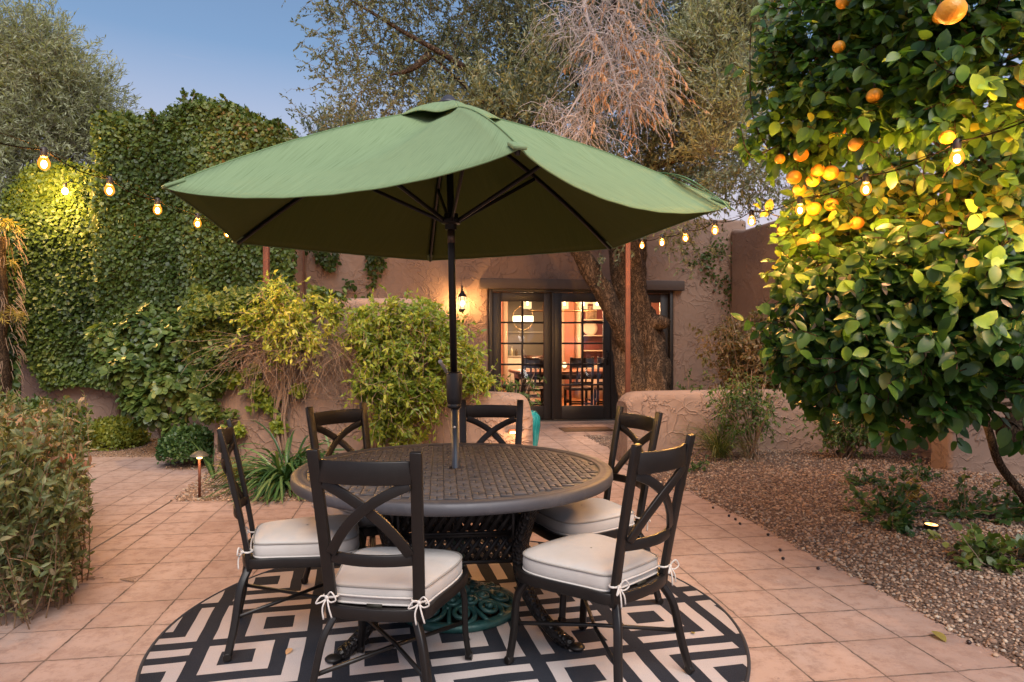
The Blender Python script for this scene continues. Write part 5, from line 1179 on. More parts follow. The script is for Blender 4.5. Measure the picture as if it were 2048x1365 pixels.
strap('agapanthus', 'few broad young leaves beside the path light', tuple(gp(428, 960)+[0, 0, .02]), 9, .45, .045, M['strap'], spread=.5, droop=.3)
strap('ornamental_grass', 'clump of thin arching grass before the right low wall', tuple(at(1440, 905, 6.9)*[1, 1, 0]+[0, 0, .12]), 190, .62, .007, M['grass'], spread=.6, droop=.75)
strap('ornamental_grass', 'small wispy grass tuft in the gravel by the left chairs', tuple(gp(470, 962)+[0, 0, .02]), 120, .28, .008, M['gold'], spread=.9, droop=.6)

# ---- nandinas: canes with sprays
def nandina(label, base, h, spread, ncan, nsp, mat, size=.045, name='nandina', dens=10):
    t = thing(name, label, 'shrub', base); n = ncan; a = rng.uniform(0, 2*pi, n); o_ = np.c_[rng.normal(0, .05, n), rng.normal(0, .05, n), np.zeros(n)]
    d = np.c_[np.cos(a)*spread*rng.random(n)*1.6, np.sin(a)*spread*rng.random(n)*1.6, np.full(n, h)]; tw = grow(o_, d, h*rng.uniform(.8, 1.1, n), 8, 0, .07)
    P0, T0 = along(tw, nsp, .38); sp_ = grow(P0, T0*.3+sph(len(P0))*[1, 1, .4], rng.uniform(.12, .30, len(P0)), 5, .22, .18); P, T = along(sp_, dens, .2)
    m = MB(); leaves(m, LANCE2, P, T*.6+rng.normal(size=P.shape)*.6, sph(len(P))*.6+[0, -.3, .9], rng.uniform(.7, 1.3, len(P))*size, rnd_of(P, 4, .5, 2), 1.3); m.build('foliage', mat, t)
    m = MB(); tubes(m, tw, np.linspace(.009, .004, 8)[None]*np.ones((n, 1)), 5); tubes(m, sp_, np.full(sp_.shape[:2], .0018)); m.build('canes', M['stem'], t)
def onbed(px, py, Y): x, y, _ = at(px, py, Y); return (x, y, hz(x, y))
nandina('green nandina with bare canes standing before the right low wall', onbed(1500, 905, 6.95), .84, .30, 20, 10, M['nandina'], .042, dens=12)
nandina('dark green nandina in the shade under the citrus tree', onbed(1690, 895, 6.9), .62, .38, 26, 12, M['nandina'], .042, dens=14)
nandina('bronze leaved nandina behind the right low wall against the house', (3.05, 8.55, 0), 1.6, .50, 48, 17, M['nandred'], .055, dens=16)
nandina('second bronze nandina with long arching sprays by the wing wall', (3.6, 8.7, 0), 1.45, .40, 22, 11, M['nandred'], .068, dens=12)
nandina('thin sprig of leaves behind the rusty post at the door corner', (2.35, 9.2, 0), 1.0, .05, 3, 6, M['nandina'], .05)
nandina('leafy weed growing up before the left glass door', (-.05, 8.9, 0), .95, .18, 6, 8, M['nandina'], .06)
# ---- low shrubs in the gravel
def lowshrub(label, px, py, r, n, size=.05, mat=None):
    x, y, _ = gp(px, py, .1); t = thing('ground_shrub', label, 'shrub', (x, y, hz(x, y))); tw = grow(np.c_[rng.normal(0, .03, n), rng.normal(0, .03, n), np.zeros(n)], np.c_[rng.normal(0, 1, n), rng.normal(0, .8, n), rng.uniform(.2, .9, n)], r*rng.uniform(.5, 1.2, n), 6, .03, .25)
    tw[:, :, 2] = np.maximum(tw[:, :, 2], .012); m = MB(); P, T = along(tw, 13, .3); leaves(m, OVATE, P, T*.5+rng.normal(size=P.shape)*.7, sph(len(P))*.5+[0, -.2, 1], rng.uniform(.7, 1.3, len(P))*size, np.clip(rnd_of(P, 5, .5, 2), 0, 1), 1.15); m.build('foliage', mat or M['pitto'], t)
    m = MB(); tubes(m, tw, np.full(tw.shape[:2], .003), 4); m.build('stems', M['stem'], t)
for a in [('low leafy shrub in the gravel left of the uplight', 1775, 1030, .36, 34, .052), ('sprig of rounded leaves below the low shrub in the gravel', 1800, 1058, .16, 12, .05), ('small dark plant behind the leafy shrub in the gravel', 1735, 975, .22, 14, .04), ('low shrub right of the uplight with reddish stems', 1925, 1040, .30, 22, .045),
          ('low shrub with broad leaves near the right edge, nearest the camera', 1955, 1120, .22, 18, .058), ('low yellow green shrub cut by the right edge of the photo', 2035, 1115, .24, 18, .062), ('low shrub at the right edge under the citrus trunk', 2010, 1040, .30, 22, .058), ('faint seedling in the gravel near the bend of the wall', 1850, 965, .22, 10, .04), ('low weeds at the left edge of the gravel by the grass', 1395, 935, .2, 12, .03)]:
    lowshrub(*a, mat=M['pitto'] if 'yellow' in a[0] or 'broad' in a[0] else M['boxdark'])
lowshrub('tuft of yellow leaves lit by the uplight', 1830, 1004, .13, 7, .05, M['gold'])

# ------------------------------------------------------------------ trees
def limb(m, pts, r0, r1, n=10, k=8, lump=0.0):
    P = catmull(pts, k); r = np.linspace(r0, r1, len(P)); 
    m.tube(P, r, n); return P
def twigtree(cl, nt_, L, per, T, size, droop, m, mt, amp=.5, rsc=1.5, wob=.22, out=.5, upb=.3, seed=1, bias=0, tr=.003, ws=1.0, K=7, gap=0.0):
    cl = np.array(cl, float); w = cl[:, 3]**2.2; k = rng.choice(len(cl), nt_, p=w/w.sum()); c = cl[k, :3]; u_ = sph(nt_); o_ = c+u_*(cl[k, 3]*rng.random(nt_)**.5*.85)[:, None]
    tw = grow(o_, u_*out+[0, 0, upb]+rng.normal(size=(nt_, 3))*.4, L*rng.uniform(.5, 1.2, nt_), K, droop, wob)
    if gap: tw = tw[vnoise(tw[:, 2], 1.5, seed+9) > gap]
    P, T_ = along(tw, per, .1); leaves(m, T, P, T_*.8+rng.normal(size=P.shape)*.55, sph(len(P))+[0, -.1, .4], rng.uniform(.65, 1.25, len(P))*size, rnd_of(P, rsc, amp, seed, bias), ws)
    if mt is not None: tubes(mt, tw, np.linspace(tr, tr*.4, K)[None]*np.ones((len(tw), 1)), 3)
    return tw
def A(px, py, Y, r): p = at(px, py, Y); return (p[0], p[1], p[2], r/F*Y)
# olive tree
ol = thing('olive_tree', 'old gnarled olive tree leaning over the patio before the glazed doors', 'tree', (1.85, 9.3, 0)); b0 = np.array([1.85, 9.3, 0])
def gnarl(pts, rad, n=26, kk=7, amp=.16, seed=0):
    P = catmull(pts, kk); r = np.interp(np.arange(len(P)), np.arange(len(rad))*kk, rad); T = nrm(np.gradient(P, axis=0)); up = np.array([1.0, 0, 0]); rows = []
    for i in range(len(P)):
        a = nrm(up-T[i]*np.dot(up, T[i])); b = np.cross(T[i], a); th = np.arange(n)*2*pi/n+i*.05
        lob = 1+amp*np.sin(3*th+seed+i*.10)+amp*.6*np.sin(5*th+i*.13+1.3+seed)
        q = P[i]+(a[None]*np.cos(th)[:, None]+b[None]*np.sin(th)[:, None])*(r[i]*lob)[:, None]
        q = q+nrm(q-P[i])*((vnoise(q*[1, 1, .4], 11, 3)-.5)*r[i]*.45+(vnoise(q*[1, 1, .5], 26, 5)-.5)*r[i]*.22)[:, None]; rows.append(q)
    return np.array(rows)
def TP(px, py, Y=9.3): return at(px, py, Y)-b0
m = MB()
m.grid(gnarl([TP(1282, 880)*[1, 1, 1]-[0, 0, .1], TP(1282, 820), TP(1284, 770), TP(1282, 710), TP(1268, 650), TP(1262, 600), TP(1260, 540), TP(1264, 480), TP(1275, 420), TP(1290, 340)], [.32, .27, .29, .30, .26, .23, .21, .20, .18, .16], 40, 9), True)
m.grid(gnarl([TP(1250, 880, 9.15), TP(1250, 800, 9.15), TP(1250, 740, 9.15), TP(1244, 690, 9.2), TP(1250, 640, 9.25)], [.13, .10, .11, .12, .12], 24, 8, seed=2), True)
m.grid(gnarl([TP(1300, 860, 9.1), TP(1306, 790, 9.1), TP(1308, 730, 9.12), TP(1302, 670, 9.2), TP(1284, 620, 9.3)], [.18, .17, .18, .17, .12], 24, 8, seed=4), True)
m.grid(gnarl([TP(1258, 690, 9.1), TP(1238, 645, 9.0), TP(1211, 595, 8.9), TP(1183, 545, 8.8), TP(1155, 495, 8.7), TP(1125, 400, 8.6)], [.13, .13, .125, .12, .11, .10], 20, 7, .07), True)
m.grid(gnarl([TP(1250, 650, 9.3), TP(1240, 590, 9.35), TP(1234, 520, 9.4), TP(1222, 440, 9.5), TP(1200, 360, 9.6)], [.12, .11, .105, .10, .09], 20, 7, .1), True)
m.build('trunk', M['bark'], ol, smooth=True)
mb_ = MB(); mb_.ball(TP(1318, 645, 9.05), (.15, .12, .10), 20, 12); mb_.V[0] += (rng.normal(size=mb_.V[0].shape)*.006); mb_.build('burl', M['bark'], ol, smooth=True)
limbs = MB()
for q in ([(1120,400,8.6),(1060,300,8.3),(960,200,8.0),(860,110,7.9)], [(1120,400,8.6),(1040,330,8.9),(900,280,9.2),(760,220,9.4)], [(1200,360,9.6),(1180,240,9.6),(1120,100,9.5),(1080,-60,9.4)], [(1290,340,9.3),(1330,220,9.2),(1400,100,9.1),(1450,-40,9)],
          [(1290,340,9.3),(1400,300,8.9),(1480,240,8.5),(1540,180,8.2)], [(1060,300,8.3),(960,160,7.9),(800,60,7.8),(700,0,7.7)], [(1180,240,9.6),(1200,120,8.8),(1230,0,8.0),(1240,-120,7.6)], [(860,110,7.9),(820,140,7.8),(780,150,7.8)]):
    limb(limbs, [at(*p)-b0 for p in q], .055, .010, 7)
limbs.build('limbs', M['bark'], ol, smooth=True)
cl = [A(700,60,7.9,75),A(700,170,7.9,60),A(760,110,8.2,80),A(820,190,8.4,80),A(760,240,8.0,60),A(870,60,8.3,80),A(920,170,8.4,90),A(950,60,8.6,80),A(1000,140,8.8,95),A(1010,250,8.7,80),A(900,260,8.5,60),A(1080,60,9,95),A(1060,200,8.9,90),A(1130,130,9.2,100),A(1120,280,8.9,80),A(1170,330,9,70),A(1210,380,9.0,60),
      A(1200,60,9.3,90),A(1300,60,9.4,100),A(1250,200,9.3,100),A(1320,300,9.2,80),A(1400,120,9.2,110),A(1380,260,9.0,90),A(1450,220,8.8,90),A(1440,60,9,90),A(1500,100,8.8,80),A(1500,300,8.6,60),A(680,-60,8,70),A(800,-60,8,80),A(1000,-80,8.4,110),A(1200,-80,8.8,120),A(1420,-80,9,120),A(640,250,8.2,36),A(690,290,8.4,36),A(1290,380,8.9,50),A(1420,340,8.8,45)]
cl = [(c[0]-b0[0], c[1]-b0[1], c[2]-b0[2], c[3]) for c in cl]
m, mt = MB(), MB()
twigtree(cl, 5200, .55, 22, LANCE, .054, .02, m, mt, upb=.25, seed=3, ws=1.5, gap=.32, tr=.0035)
twigtree(cl[9:31], 3000, .6, 22, LANCE, .054, .04, m, mt, upb=.1, seed=5, ws=1.5, tr=.0035, bias=.1)
# right side hanging sprays
cr_ = [A(1500,340,7.8,60),A(1540,300,7.6,50),A(1450,370,8.0,50),A(1550,380,7.6,36),A(1400,400,8.2,40),A(1360,450,8.4,30),A(1400,500,8.5,26),A(1330,470,8.6,26),A(1250,470,8.7,26),A(1200,520,8.8,14)]
cr_ = [(c[0]-b0[0], c[1]-b0[1], c[2]-b0[2], c[3]) for c in cr_]
twigtree(cr_, 330, .42, 17, LANCE, .055, .10, m, mt, upb=-.15, seed=6, ws=1.5)
m.build('crown', M['olive'], ol); mt.build('twigs', M['twig'], ol)
# pale sprays on the right of the crown
m = MB(); mt = MB(); cp_ = [A(1440,100,8.0,80),A(1460,220,7.8,70),A(1380,160,8.2,60),A(1500,40,7.9,70),A(1420,300,7.9,40)]; cp_ = [(c[0]-b0[0], c[1]-b0[1], c[2]-b0[2], c[3]) for c in cp_]
twigtree(cp_, 1200, .60, 22, LANCE, .070, -.05, m, mt, upb=.9, seed=8, ws=1.0); m.build('pale_shoots', M['olive_pale'], ol); mt.build('pale_twigs', M['twig'], ol)
m = MB(); cp_ = [A(960,230,7.8,70),A(1080,130,7.8,60),A(870,230,7.8,40),A(1060,240,7.9,60)]; cp_ = [(c[0]-b0[0], c[1]-b0[1], c[2]-b0[2], c[3]) for c in cp_]
twigtree(cp_, 320, .5, 20, LANCE, .068, -.05, m, mt, upb=.8, seed=8, ws=1.2, bias=.2); m.build('pale_shoots', M['olive'], ol)
# dead branch
n = 1100; cl2 = np.array([A(1150,40,7.6,60),A(1220,60,7.5,60),A(1280,90,7.5,50),A(1200,150,7.5,50),A(1260,180,7.5,45),A(1160,250,7.6,45),A(1300,160,7.5,45),A(1120,290,7.8,35),A(1240,-40,7.5,80),A(1100,220,7.8,30)])
k = rng.choice(len(cl2), n, p=cl2[:, 3]/cl2[:, 3].sum()); o_ = cl2[k, :3]-b0+sph(n)*(cl2[k, 3]*rng.random(n)**.5)[:, None]
tw = grow(o_, np.c_[rng.normal(0, .6, n), rng.normal(0, .5, n), rng.uniform(-.6, .5, n)], rng.uniform(.25, .75, n), 9, .22, .16)
m = MB(); tubes(m, tw, np.linspace(.0038, .0013, 9)[None]*np.ones((n, 1)), 3)
limb(m, [at(1160, -80, 7.8)-b0, at(1175, 40, 7.6)-b0, at(1215, 110, 7.5)-b0, at(1240, 200, 7.5)-b0], .03, .01, 6); limb(m, [at(1215, 110, 7.5)-b0, at(1160, 190, 7.6)-b0, at(1130, 240, 7.6)-b0], .018, .006, 6)
db = m.build('dead_branch', simple('bleached_twigs', (.52, .44, .41), .9, 0, 10, .3), ol); db['label'] = 'bare bleached branch hanging in the crown with dry orange leaves'
sel = tw[(cl2[k, 0] > at(1190, 0, 7.5)[0]) & (rng.random(n) < .20)]; P, T = along(sel, 9, .4); m = MB(); leaves(m, LANCE2, P, T*.7+[0, 0, -.7]+rng.normal(size=P.shape)*.25, sph(len(P)), rng.uniform(.04, .085, len(P)), rnd_of(P), .9); dl = m.build('dead_leaves', M['deadleaf'], db)

# big pale feathery tree beyond the left wall
lt = thing('willow_tree', 'pale feathery tree rising behind the ivy wall in the upper left', 'tree', (-9.6, 13.5, 0)); b1 = np.array([-9.6, 13.5, 0])
def B(px, py, Y, r): p = at(px, py, Y)-b1; return (p[0], p[1], p[2], r/F*Y)
m = MB(); mt = MB(); lm = MB()
cl = [B(60,120,13,85),B(10,200,13,90),B(120,170,13,75),B(70,260,12.8,90),B(160,230,13.2,60),B(200,260,13.4,50),B(20,330,12.8,70),B(140,310,13,60),B(215,300,13.4,40),B(-40,120,13,90),B(-60,260,13,100),B(90,80,13.2,36),B(190,190,13.4,34),B(30,400,12.6,60)]
twigtree(cl, 4600, .75, 18, LANCE, .115, -.03, m, mt, upb=.25, out=.8, seed=12, ws=.75, tr=.005)
m.build('crown', M['olive_pale'], lt); mt.build('twigs', M['twig'], lt)
limb(lm, [(0, 0, 0), (.1, 0, 2), (.4, 0, 3.6), (.9, -.3, 5.6)], .25, .05); limb(lm, [(.3, 0, 3), (1.2, 0, 4.2), (1.8, 0, 5.5)], .12, .03); limb(lm, [(.1, 0, 2.6), (-.6, 0, 4), (-1, 0, 5.4)], .12, .03); lm.build('trunk', M['bark2'], lt, smooth=True)
# tree hints beyond, filling low gaps behind the walls
ft = thing('background_tree', 'dark tree showing between ivy wall and umbrella top', 'tree', (-2.2, 14, 0)); b1 = np.array([-2.2, 14, 0]); m = MB(); mt = MB()
def B(px, py, Y, r): p = at(px, py, Y)-b1; return (p[0], p[1], p[2], r/F*Y)
twigtree([B(660,300,13,45),B(620,275,13,18),B(700,280,13,50)], 320, .6, 16, LANCE, .09, 0, m, mt, upb=.3, seed=13, ws=1.3); m.build('crown', M['olive'], ft); mt.build('twigs', M['twig'], ft); mt = MB()
limb(mt, [(0, 0, 0), (-.3, 0, 2.5), (-.9, -.5, 4.2)], .15, .04); mt.build('trunk', M['bark2'], ft)
ft2 = thing('background_tree', 'dark tree showing over the house parapet right of the umbrella', 'tree', (4.0, 14, 0)); b1 = np.array([4.0, 14, 0]); m = MB(); mt = MB()
twigtree([B(1350,360,13,60),B(1440,340,13,50),B(1400,380,13,40)], 320, .6, 16, LANCE, .09, 0, m, mt, upb=.3, seed=14, ws=1.3); m.build('crown', M['olive'], ft2); mt.build('twigs', M['twig'], ft2); mt = MB()
limb(mt, [(0, 0, 0), (-.2, 0, 2.5), (-.4, -.5, 4.2)], .15, .04); mt.build('trunk', M['bark2'], ft2)
# far left palm-like trunk with shaggy fibres
pt = thing('palm_tree', 'shaggy dark palm trunk at the far left edge beside the ivy', 'tree', tuple(at(2, 830, 8.9)*[1, 1, 0])); b1 = np.array(pt.location); m = MB()
m.grid(gnarl([(-.08, 0, -.05), (-.08, 0, .8), (-.08, 0, 1.8), (-.08, 0, 2.7)], [.19, .16, .14, .12], 20, 10, .1), True); m.build('trunk', M['bark2'], pt, smooth=True)
n = 260; a = rng.uniform(0, 2*pi, n); o_ = np.c_[.18*np.cos(a), .18*np.sin(a), rng.uniform(.3, 2.9, n)]; m = MB(); tubes(m, grow(o_, np.c_[np.cos(a)*.6, np.sin(a)*.6, np.full(n, -.3)], rng.uniform(.10, .28, n), 5, .4, .15), np.full((n, 5), .004)); m.build('fibre_skirt', M['stem'], pt)
m = MB()
for zc, nn_ in ((1.7, 6), (2.4, 8), (2.9, 6)):
    a = rng.uniform(-pi, 0, nn_); q = grow(np.c_[.1*np.cos(a), .1*np.sin(a), np.full(nn_, zc)], np.c_[np.cos(a), np.sin(a), rng.uniform(0, .8, nn_)], .30, 7, .25, .05); P, T = along(q, 34, .15); leaves(m, LANCE, P, T*.5+rng.normal(size=P.shape)*.7+[0, 0, -.3], sph(len(P)), .11, rnd_of(P), .5)
m.build('fronds', M['gold'], pt)

# ---- citrus
ct = thing('citrus_tree', 'citrus tree loaded with orange fruit filling the right side', 'tree', (3.75, 4.3, .1)); b1 = np.array([3.75, 4.3, .1])
def Cc(px, py, Y, r): p = at(px+max(0, 1760-px)*.26, py, Y); return (p[0], p[1], p[2], r/F*Y)
low = [Cc(1620,560,4.0,60),Cc(1600,660,3.9,62),Cc(1640,740,3.8,60),Cc(1690,620,3.7,80),Cc(1700,720,3.6,75),Cc(1680,790,3.7,45),Cc(1780,580,3.5,95),Cc(1790,700,3.4,95),Cc(1770,790,3.4,55),Cc(1880,540,3.3,100),Cc(1890,660,3.2,110),Cc(1870,770,3.2,75),Cc(1990,560,3.1,110),Cc(2000,680,3.0,110),Cc(1980,780,3.0,70),Cc(2100,600,3.0,130),Cc(2100,760,3.0,90),Cc(1860,830,3.2,34),Cc(1780,820,3.3,30),Cc(1580,600,4.1,36),Cc(1590,700,4.0,40)]
mid = [Cc(1600,450,4.5,50),Cc(1580,500,4.4,42),Cc(1680,440,4.4,70),Cc(1700,360,4.6,60),Cc(1790,420,4.1,75),Cc(1800,330,4.4,60),Cc(1900,410,3.8,75),Cc(1900,330,4.0,55),Cc(2000,380,3.6,90),Cc(2000,280,3.9,60),Cc(2100,400,3.4,110),Cc(1620,370,4.7,36),Cc(2100,280,3.7,80)]
up = [Cc(1560,120,4.2,60),Cc(1570,220,4.1,60),Cc(1600,290,4.1,52),Cc(1540,170,4.3,42),Cc(1560,280,4.1,36),Cc(1640,60,4.0,80),Cc(1660,170,3.8,85),Cc(1680,250,3.9,60),Cc(1740,90,3.6,95),Cc(1770,200,3.5,90),Cc(1760,-20,3.6,90),Cc(1850,60,3.3,100),Cc(1860,180,3.2,95),Cc(1950,60,3.0,110),Cc(1960,180,3.0,95),Cc(2050,120,2.9,120),Cc(1900,-80,3.1,120),Cc(2100,0,2.9,130),Cc(1640,-40,3.9,80),Cc(1500,60,4.4,18),Cc(1530,90,4.3,30)]
S0, S1 = RB[3], RB[-1]
def seg_d(P):
    d = np.full(len(P), 9.0)
    for a, b in zip(RB[:-1], RB[1:]):
        ab = b-a; t = np.clip(((P-a)@ab)/(ab@ab), 0, 1); d = np.minimum(d, np.linalg.norm(P-(a+t[:, None]*ab), axis=1))
    return d
def front_ok(P, rad=34):
    """branches were trimmed around the hanging bulbs, on the patio side"""
    ok = seg_d(P) > .13
    for b in RB[3:]:
        v = b-np.array([0, 0, H]); L = np.linalg.norm(v); v = v/L; w = P-np.array([0, 0, H]); t = w@v; dist = np.linalg.norm(w-t[:, None]*v, axis=1); ok &= ~((dist < .075*t/L+.03) & (t < L+.05) & (t > L-2.2))
    return ok
def citrus(cl, n, per, m, mt, bias=0, seed=1, dep=.55):
    cl = np.array(cl); w = cl[:, 3]**2; k = rng.choice(len(cl), n, p=w/w.sum()); u_ = sph(n); o_ = cl[k, :3]+[0, dep*.35, 0]+u_*(cl[k, 3]*rng.random(n)**.5)[:, None]*[1, 1.8, 1]
    tw = grow(o_, u_*.6+[-.15, -.55, .25]+rng.normal(size=(n, 3))*.35, rng.uniform(.08, .24, n), 5, .05, .2); kp = front_ok(tw[:, -1]) & front_ok(tw[:, 2]); tw = tw[kp]
    N = len(tw); P, T = along(tw, per, .05); a = sph(len(P)); side = nrm(a-T*np.sum(a*T, 1, keepdims=True)); d = T*.5+side*.9+[0, -.1, -.45]
    sz = rng.uniform(.048, .104, len(P)); kp = front_ok(P) & front_ok(P+nrm(d)*sz[:, None]); P, T, side, d, sz = P[kp], T[kp], side[kp], d[kp], sz[kp]
    rv = np.clip(rng.random(len(P))*.62+vnoise(P, 3, seed)*.34+bias+(rng.random(len(P)) < .035)*.45, 0, 1)
    LEAFP.append(P)
    leaves(m, CITRUS, P-b1, d, side*.4+[-.25, -.9, .75]+rng.normal(size=P.shape)*.35, sz, rv, rng.uniform(.85, 1.15, len(P)))
    tubes(mt, tw-b1, np.full(tw.shape[:2], .0028), 4)
m, mt = MB(), MB(); LEAFP = []
citrus(low, 1150, 8, m, mt, seed=1); citrus(mid, 600, 8, m, mt, bias=.26, seed=2); citrus(up, 1000, 8, m, mt, seed=3, bias=.04)  # mid leaves biased yellow, bulb glow put into their colour
citrus([Cc(2260,250,3.7,170),Cc(2300,560,3.8,170),Cc(2420,380,4.3,200),Cc(2260,60,3.8,150),Cc(2380,100,4.4,180)], 700, 8, m, mt, seed=4)
# stray shoot at the upper left of the crown
for q in ([(1600,330,4.2),(1540,300,4.3),(1505,230,4.3),(1500,120,4.3),(1502,50,4.3)], [(1560,290,4.2),(1500,310,4.2),(1480,250,4.25)], [(1500,280,4.3),(1494,320,4.3)]):
    q = catmull([at(*p) for p in q], 5)-b1; mt.tube(q, .004, 5); P = q[rng.integers(0, len(q), 22)]; leaves(m, CITRUS, P, rng.normal(size=P.shape)*.7+[0, 0, -.3], rng.normal(size=P.shape)*.4+[0, -1, .4], rng.uniform(.055, .085, 22), rng.uniform(.2, .8, 22))
m.build('crown', M['citrus'], ct)
LPa = np.concatenate(LEAFP); Lx = LPa[:, 0]/LPa[:, 1]*F+CX; Ly = CY-(LPa[:, 2]-H)/LPa[:, 1]*F
def surf(x, y):
    k = np.hypot(Lx-x, Ly-y) < 26; Ys = np.sort(LPa[k, 1]); return at(x, y, float(Ys[int(len(Ys)*.04)])-.02) if len(Ys) > 4 else None
yg = MB()
for (x, y, n_) in [(1830,640,6),(1990,530,3),(1925,570,5),(1985,655,3),(1750,710,1),(1800,665,4),(2020,520,3),(1905,600,4),(1850,560,2),(1960,430,3),(1680,660,2),(1600,560,2),(1720,560,3),(1990,160,3),(1570,240,4),(1640,240,3),(1930,120,3),(2010,330,3)]:
    c = surf(x, y)
    if c is None: continue
    P = c+rng.normal(size=(n_, 3))*[.035, .01, .035]; a = rng.uniform(0, 2*pi, n_); leaves(yg, CITRUS, P-b1, np.c_[np.cos(a), rng.normal(-.1, .1, n_), np.sin(a)-.2], np.array([-.1, -1, .4])+rng.normal(size=(n_, 3))*.25, rng.uniform(.07, .10, n_), rng.uniform(0, 1, n_), 1.15)
yo = yg.build('young_leaves', leafmat('young_citrus_leaves', [(0, (.16, .30, .03)), (1, (.36, .50, .07))], .35, .4), ct, smooth=True); yo['label'] = 'bright lime green young leaves'
dg = MB()
for (x, y) in [(1660,590),(1672,600),(1580,650),(1590,610),(1700,560),(1920,520),(1890,380),(1740,620),(1850,700),(1645,640),(1960,480),(1780,560),(2000,600)]:
    c = surf(x, y)
    if c is None: continue
    n_ = 3; P = c+rng.normal(size=(n_, 3))*.018; leaves(dg, CITRUS, P-b1, rng.normal(size=(n_, 3))*.5+[0, 0, -.8], sph(n_)+[0, -.5, 0], rng.uniform(.045, .075, n_), rng.uniform(.4, 1, n_), .55)
do_ = dg.build('dead_leaves', leafmat('withered_citrus_leaves', [(0, (.28, .19, .12)), (1, (.55, .46, .36))], .2, .8), ct); do_['label'] = 'withered pale brown curled leaves'

for c in low[::2]+up[::2]+mid[::2]:
    c = np.array(c[:3])-b1+[0, .35, 0]; q = bez((0.1, 0, .9), (c*[.4, .4, .9]), c, 9); q = q[seg_d(q+b1) > .10]
    if len(q) > 2: mt.tube(q, np.linspace(.022, .006, len(q)), 6)
mt.build('branches', M['bark2'], ct, smooth=True)
m = MB(); m.grid(gnarl([(0.05, 0, -.15), (.02, 0, .25), (-.05, 0, .6), (.05, 0, 1.0), (.1, 0, 1.5)], [.12, .095, .09, .085, .06], 20, 8, .08), True); m.build('trunk', M['bark2'], ct, smooth=True)
m = MB(); p0, p1 = at(2056, 840, 3.6)-b1, at(2018, 868, 3.45)-b1; m.grid(gnarl([(0, 0, .75), p0, (p0+p1)/2, p1], [.07, .065, .06, .062], 18, 6, .06), True); m.ball(p1, (.06, .05, .055), 16, 10); m.build('cut_limb', M['bark2'], ct, smooth=True)
m = MB(); q = catmull([at(1965, 820, 4.3), at(1980, 870, 4.3), at(2000, 930, 4.35), at(2045, 990, 4.4), at(2075, 1040, 4.5)], 6)-b1; m.tube(q, np.linspace(.022, .030, len(q)), 10); m.build('side_stem', M['bark2'], ct, smooth=True)
orange = None
om, on, oo = new_mat('orange_peel'); oob = coords(on); onz = noise(on, oob, 3, 2)
opn = nd(on, 'BsdfPrincipled', {'Base Color': mixc(on, onz, (.66, .24, .015), (.78, .36, .025)), 'Roughness': .4, 'Subsurface Weight': .0, 'Normal': bump(on, noise(on, oob, 150, 2), .6, .003)}); on.links.new(opn.outputs[0], oo.inputs[0])
FR = [(1687,4,14),(1749,4,10),(1903,22,26),(1881,33,14),(1678,94,12),(1775,59,9),(1723,190,11),(1749,192,15),(1822,198,12),(2044,207,13),(1602,310,14),(1712,289,14),(1588,355,14),(1599,379,12),(1626,361,13),(1661,346,15),(1636,341,13),(1663,410,13),(1628,418,14),(1714,447,13),(1628,480,12),(1894,275,14),(1749,117,8),(1680,262,11),(1905,470,11),(1560,318,10)]
LP = np.concatenate(LEAFP)
for i, (x, y, r) in enumerate(FR):
    Lx = LP[:, 0]/LP[:, 1]*F+CX; Ly = CY-(LP[:, 2]-H)/LP[:, 1]*F; near_ = np.hypot(Lx-x, Ly-y) < r+14*1.0
    Ys = np.sort(LP[near_, 1]); Y = float(Ys[max(0, int(len(Ys)*.06))])-.03 if len(Ys) > 3 else .041*F/r     # fruit hangs just outside the leaves
    Y = float(np.clip(min(Y, .041*F/r*1.1), .030*F/r, .052*F/r)); c = at(x, y, Y); c = c-b1; m = MB(); s_ = r*Y/F*1.04; m.ball(c, (s_, s_, s_*.93), 20, 14); fo = m.build('fruit', om, ct, smooth=True)
    m = MB(); m.lathe([(0, .036), (.008, .038), (.006, .044), (.002, .07), (0, .07)], tuple(c), 8); m.build('stalk', M['bark2'], fo)

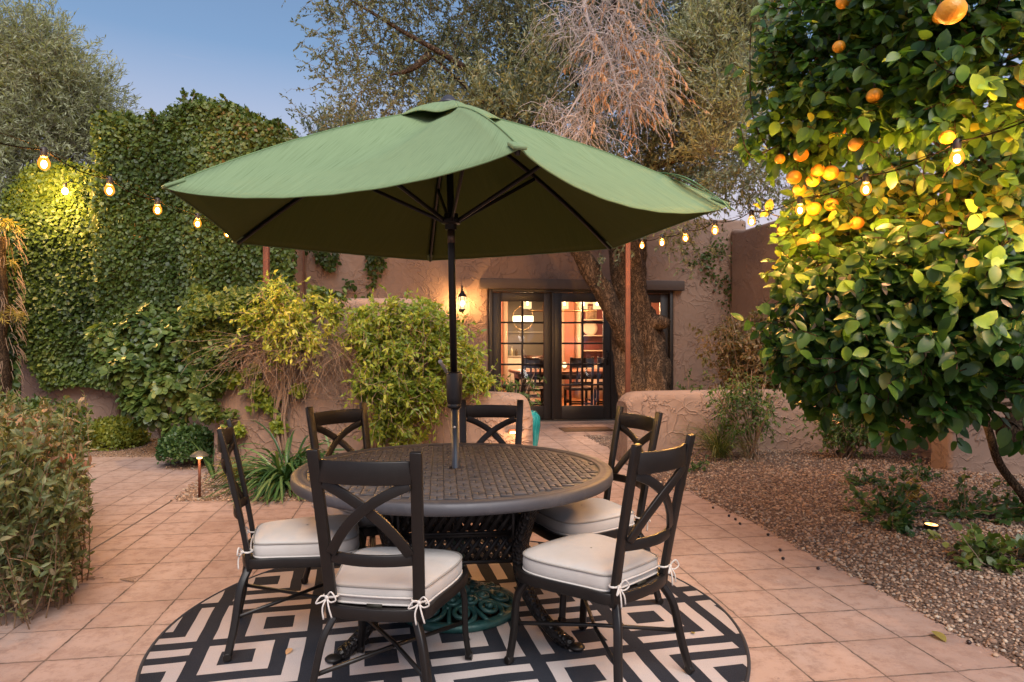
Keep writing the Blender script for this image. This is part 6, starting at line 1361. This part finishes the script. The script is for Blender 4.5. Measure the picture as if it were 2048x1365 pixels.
# ---- litter on the paving
M['dark_olive'] = simple('dropped_olive', (.02, .008, .008), .45)
ol_pos = [(1426,1018),(1458,1034),(1471,1041),(1536,1072),(1560,1103),(1636,1140),(1938,1289),(1566,1120),(1420,1003),(1480,1050)]
for i, (x, y) in enumerate(ol_pos):
    p = gp(x, y); m = MB(); m.ball((0, 0, 0), (.0105, .0105, .0095), 10, 7); o = m.build('fallen_olive', M['dark_olive'], smooth=True); o.location = (p[0], p[1], .0095); tag(o, 'small dark olive lying on the tiles at the gravel edge', 'olive', 'dropped olives along the gravel edge')
for (x, y, s_, mat_, lb) in [(1865,1268,.085,'gold','yellow green fallen leaf on the tiles at the lower right'),(1592,1122,.035,'gold','tiny yellow leaf on the tiles near the gravel edge'),(1884,1137,.06,'deadleaf','dry curled tan leaf on the gravel below the uplight'),(1662,984,.06,'deadleaf','pale dry leaf on the gravel above the patio bend'),(1388,1270,.03,'gold','little yellow leaf on the black part of the rug'),(583,1300,.045,'deadleaf','dry leaf on the cream part of the rug at the left')]:
    z = .011 if 'rug' in lb else .003; p = gp(x, y, z); zz = z if 'gravel,' not in lb and 'the gravel ' not in lb else hz(p[0], p[1])+.018
    m = MB(); a = rng.uniform(0, 6.28); leaves(m, CITRUS, np.zeros((1, 3)), np.array([[cos(a), sin(a), .0]]), np.array([[.1, -.1, 1.0]]), s_, np.array([.6])); o = m.build('fallen_leaf', M[mat_], smooth=True); o.location = (p[0], p[1], zz+s_*.16); tag(o, lb, 'leaf')
lb_tw = [(150,1160),(240,1160)]
for i, (x, y) in enumerate(lb_tw):
    p = gp(x, y); m = MB(); tw = grow(np.zeros((4, 3)), np.c_[rng.normal(1, .3, 4), rng.normal(0, .3, 4), np.zeros(4)], rng.uniform(.08, .16, 4), 5, 0, .15); tw[:, :, 2] = np.abs(tw[:, :, 2])*.3+.003; tubes(m, tw, np.full((4, 5), .0025)); o = m.build('fallen_twig', M['stem']); o.location = (p[0], p[1], .001); tag(o, ['small twig on the tiles touching the foreground shrub', 'small twig on the tiles a step right of the foreground shrub'][i], 'twig')
